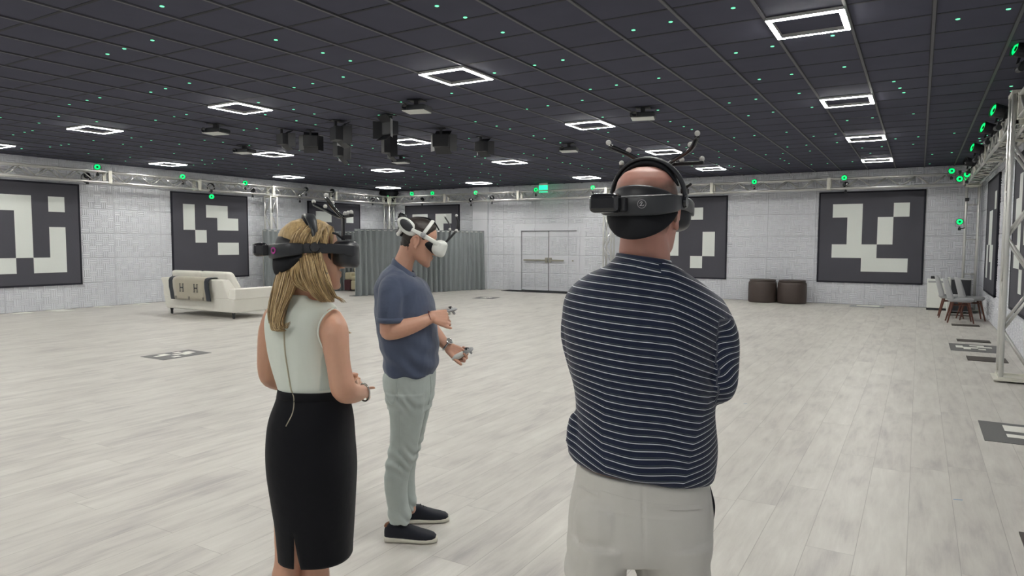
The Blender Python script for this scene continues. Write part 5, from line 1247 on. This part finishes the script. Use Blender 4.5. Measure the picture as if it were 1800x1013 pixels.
MB().ell(Vector((q.x, q.y, .085)) - HR * .022 - HF * .004, (.016, .028, .016), None, 12, 8).build('heel_tab', M['tan'], Mm, smooth=True).parent = sh
q = f.P(712, 880, .14); shoe(Mm, Vector((q.x, q.y, 0)) - HR * .02, HR + HF * .12, .262, (M['shoe'], M['sole']))
torus(f.P(757, 557, -.13), HR * .9 - UP * -.35, .0315, .0016).build('wrist_cord', M['cord'], Mm, smooth=True)
wt = torus(f.P(785, 607, .175), HR * .8 - UP * .6, .0305, .0062); wo = wt.build('wristwatch', M['steel'], Mm, smooth=True)
ax_ = (HR * .8 - UP * .6).normalized(); nn_ = (UP * .7 + HR * .45 - HF * .5); nn_ = (nn_ - ax_ * nn_.dot(ax_)).normalized()
wf_ = MB().lathe([(.019, 0), (.020, .008), (.016, .010), (0, .010)], f.P(785, 607, .175) + nn_ * .030, Matrix((ax_, nn_.cross(ax_), nn_)).transposed(), 20).build('watch_case', M['steel'], Mm); wf_.parent = wo
# controllers
def controller(c, d, n, label, flip=1):
    c = Vector(c); d = Vector(d).normalized(); n = Vector(n); n = (n - d * n.dot(d)).normalized(); s_ = d.cross(n); R = Matrix((s_, d, n)).transposed()
    t = thing('game_controller', label, 'controller', c, YAWR)
    m = MB(); rr = []
    for y, ra, rb, z in [(-.062, .008, .008, -.010), (-.056, .014, .013, -.009), (-.035, .017, .0155, -.006), (-.01, .0175, .016, -.002), (.012, .016, .015, .002), (.03, .015, .014, .006)]:
        rr.append([c + R @ Vector((ra * math.cos(a), y, z + rb * math.sin(a))) for a in [2 * PI * j / 20 for j in range(20)]])
    m.loft(rr).build('grip', M['white_pl'], t, smooth=True)
    m = MB(); rr = []
    for y, ra, z0, z1 in [(.012, .012, .002, .018), (.022, .021, .0, .020), (.042, .025, .002, .021), (.06, .022, .004, .020), (.070, .011, .008, .017)]:
        rr.append([c + R @ Vector((ra * math.cos(a), y, (z0 + z1) / 2 + (z1 - z0) / 2 * math.sin(a))) for a in [2 * PI * j / 22 for j in range(22)]])
    m.loft(rr).build('head', M['grey_pl'], t, smooth=True)
    MB().lathe([(.004, 0), (.004, .008), (.009, .009), (.0085, .012), (0, .0125)], c + R @ Vector((.004, .035, .019)), R, 14).build('thumbstick', M['black'], t, smooth=True)
    for bx_ in (-.010, -.004): MB().lathe([(.0035, 0), (.0035, .003), (0, .0033)], c + R @ Vector((bx_, .048 + bx_ * .6, .0195)), R, 12).build('button', M['black'], t)
    MB().box(c + R @ Vector((0, .050, -.006)), (.014, .012, .018), R @ Matrix.Rotation(.4, 3, 'X')).build('trigger', M['grey_pl'], t, bevel=.004)
    return t
controller(f.P(781, 552, -.095), HR * .9 + UP * .18 + HF * .3, UP * .95, 'small controller with black thumbstick held in the raised near hand')
controller(f.P(812, 623, .135), HR * .88 + UP * .30 - HF * .1, UP * .9 - HF * .35, 'white grip controller held in the lowered far hand')
# white headset
def headset_white(H, label):
    t = thing('vr_headset', label, 'headset', H.T(0, 0, 0), YAWR); T = H.T
    def L(px, py):                                    # picture position -> forward / up in head coordinates
        q = f.P(px, py) - H.c; return (q.dot(H.f), q.dot(H.u))
    def band(path, hw, th_, name, mat):
        mm = MB(); rr = []; pts = catmull(path, 5)
        for i, p in enumerate(pts):
            a, b = np.array(pts[max(i - 1, 0)][:3]), np.array(pts[min(i + 1, len(pts) - 1)][:3]); d = Vector(b - a).normalized(); o = Vector((p[0], 0, 0)) if abs(p[0]) > .02 else Vector((0, 0, 1))
            o = (o - d * o.dot(d)).normalized(); s_ = d.cross(o); w_ = p[3] if len(p) > 3 else hw
            rr.append([T(*(Vector(p[:3]) + s_ * w_ * math.copysign(abs(math.cos(q)) ** .5, math.cos(q)) + o * th_ * math.copysign(abs(math.sin(q)) ** .7, math.sin(q)))) for q in [2 * PI * j / 14 for j in range(14)]])
        mm.loft(rr); return mm.build(name, mat, t, smooth=True)
    m = MB(); rr = []
    for y, hw, z0, z1 in [(.104, .078, -.036, .046), (.118, .084, -.042, .052), (.138, .086, -.043, .052), (.152, .080, -.038, .046), (.160, .06, -.028, .036), (.163, .02, -.01, .015)]:
        rr.append([T(hw * math.copysign(abs(math.cos(a)) ** .6, math.cos(a)), y - .028 * math.cos(a) ** 2 * (hw / .086) ** 2, (z0 + z1) / 2 + (z1 - z0) / 2 * math.copysign(abs(math.sin(a)) ** .65, math.sin(a))) for a in [2 * PI * j / 30 for j in range(30)]])
    m.loft(rr).build('visor', M['white_pl'], t, smooth=True)
    for zc in (-.018,):
        for s_ in (-1, 1): MB().ell(T(s_ * .074, .122, zc), (.005, .005, .005), None, 10, 6).build('camera_lens', M['black_gloss'], t, smooth=True)
    m = MB(); rr = []
    for y, hw, z0, z1 in [(.066, .066, -.034, .044), (.10, .074, -.036, .046), (.112, .076, -.036, .046)]: rr.append([T(hw * math.cos(a), y - .028 * math.cos(a) ** 2, (z0 + z1) / 2 + (z1 - z0) / 2 * math.sin(a)) for a in [2 * PI * j / 26 for j in range(26)]])
    m.loft(rr).build('face_gasket', M['black_soft'], t, smooth=True)
    for s_ in (-1, 1):
        band([(s_ * .078, .122, .022, .013), (s_ * .086, .085, .030, .012), (s_ * .088, .05, .037, .012), (s_ * .088, .012, .045, .013), (s_ * .086, -.03, .052, .010), (s_ * .080, -.065, .056, .012), (s_ * .060, -.098, .058, .015)], .011, .004, 'side_strap', M['white_pl'])
        Rx = H.R @ Matrix(((0, 0, s_), (0, 1, 0), (-s_, 0, 0)))
        MB().lathe([(.013, -.004), (.014, .003), (.010, .007), (0, .0075)], T(s_ * .090, .016, .046), Rx, 18, cap=False).build('strap_pivot', M['grey_pl'], t, smooth=True)
        band([(s_ * .089, .016, .050), (s_ * .088, .024, .075), (s_ * .078, .034, .104), (s_ * .055, .040, .126), (s_ * .02, .042, .136), (0, .042, .138)], .010, .004, 'top_strap', M['white_pl'])
    # rear cradle ring holding the battery
    cr = []
    for k in range(21):
        a = 2 * PI * k / 20; cr.append((.062 * math.cos(a), -.106 + .0 * a - .012 * (1 - abs(math.cos(a))) , .052 + .042 * math.sin(a)))
    m = MB(); m.tube([T(*p) for p in cr], .011, 10, flat=(1, 1)); m.build('rear_cradle', M['white_pl'], t, smooth=True)
    MB().ell(T(0, -.112, .052), (.058, .018, .036), H.R, 24, 12).build('battery', M['black'], t, smooth=True)
    RB = H.R @ Matrix.Rotation(-.45, 3, 'X')
    for s_ in (-1, 1):
        MB().ell(T(s_ * .074, -.080, .064), (.012, .060, .036), RB, 20, 12).build('cradle_side', M['white_pl'], t, smooth=True)
        MB().ell(T(s_ * .081, -.084, .068), (.010, .042, .024), RB, 20, 12).build('battery_side', M['charcoal'], t, smooth=True)
    MB().ell(T(0, -.098, .018), (.045, .016, .016), H.R, 16, 8).build('nape_pad', M['black_soft'], t, smooth=True)
    band([(0, -.104, .088), (0, -.07, .118), (0, -.03, .135), (0, .01, .142), (0, .05, .134), (0, .09, .10)], .016, .004, 'centre_strap', M['black_soft'])
    MB().box(T(.02, -.125, .105), (.055, .040, .042), H.R).build('tracking_module', M['black_gloss'], t, bevel=.012, bseg=4)
    MB().tube([T(.02, -.12, .08), T(.02, -.105, .07)], .010, 10).build('module_clip', M['chrome'], t, smooth=True)
    # antenna arms and balls in front
    b0 = (0, .150, .045)
    MB().tube([T(*p) for p in catmull([(.02, .142, .040), (.02, .166, .09), (.022, .180, .130), (.028, .176, .172), (.03, .158, .200)], 6)], .0062, 10).build('curved_arm', M['black'], t, smooth=True)
    MB().tube([T(*p) for p in catmull([(-.02, .155, .07), (-.04, .150, .115), (-.06, .132, .152), (-.075, .098, .182)], 6)], .0042, 10).build('curved_arm', M['black'], t, smooth=True)
    MB().box(T(0, .150, .060), (.03, .006, .07), H.R @ Matrix.Rotation(-.15, 3, 'X')).build('bracket', M['charcoal'], t, bevel=.002)
    MB().box(T(0, .180, .118), (.20, .010, .006), H.R).build('cross_bar', M['charcoal'], t, bevel=.002)
    for b_ in ((.031, .156, .206), (-.076, .096, .187), (-.098, .180, .126), (.098, .180, .126), (-.03, .145, .124), (.05, .180, .126)): MB().ell(T(*b_), .0072, None, 12, 8).build('marker_ball', M['marker'], t, smooth=True)
    return t
headset_white(HM, 'white headset with black rear battery and antenna balls, worn with the blue polo')

for o in list(bpy.data.objects):
    if '_m' in o: del o['_m']
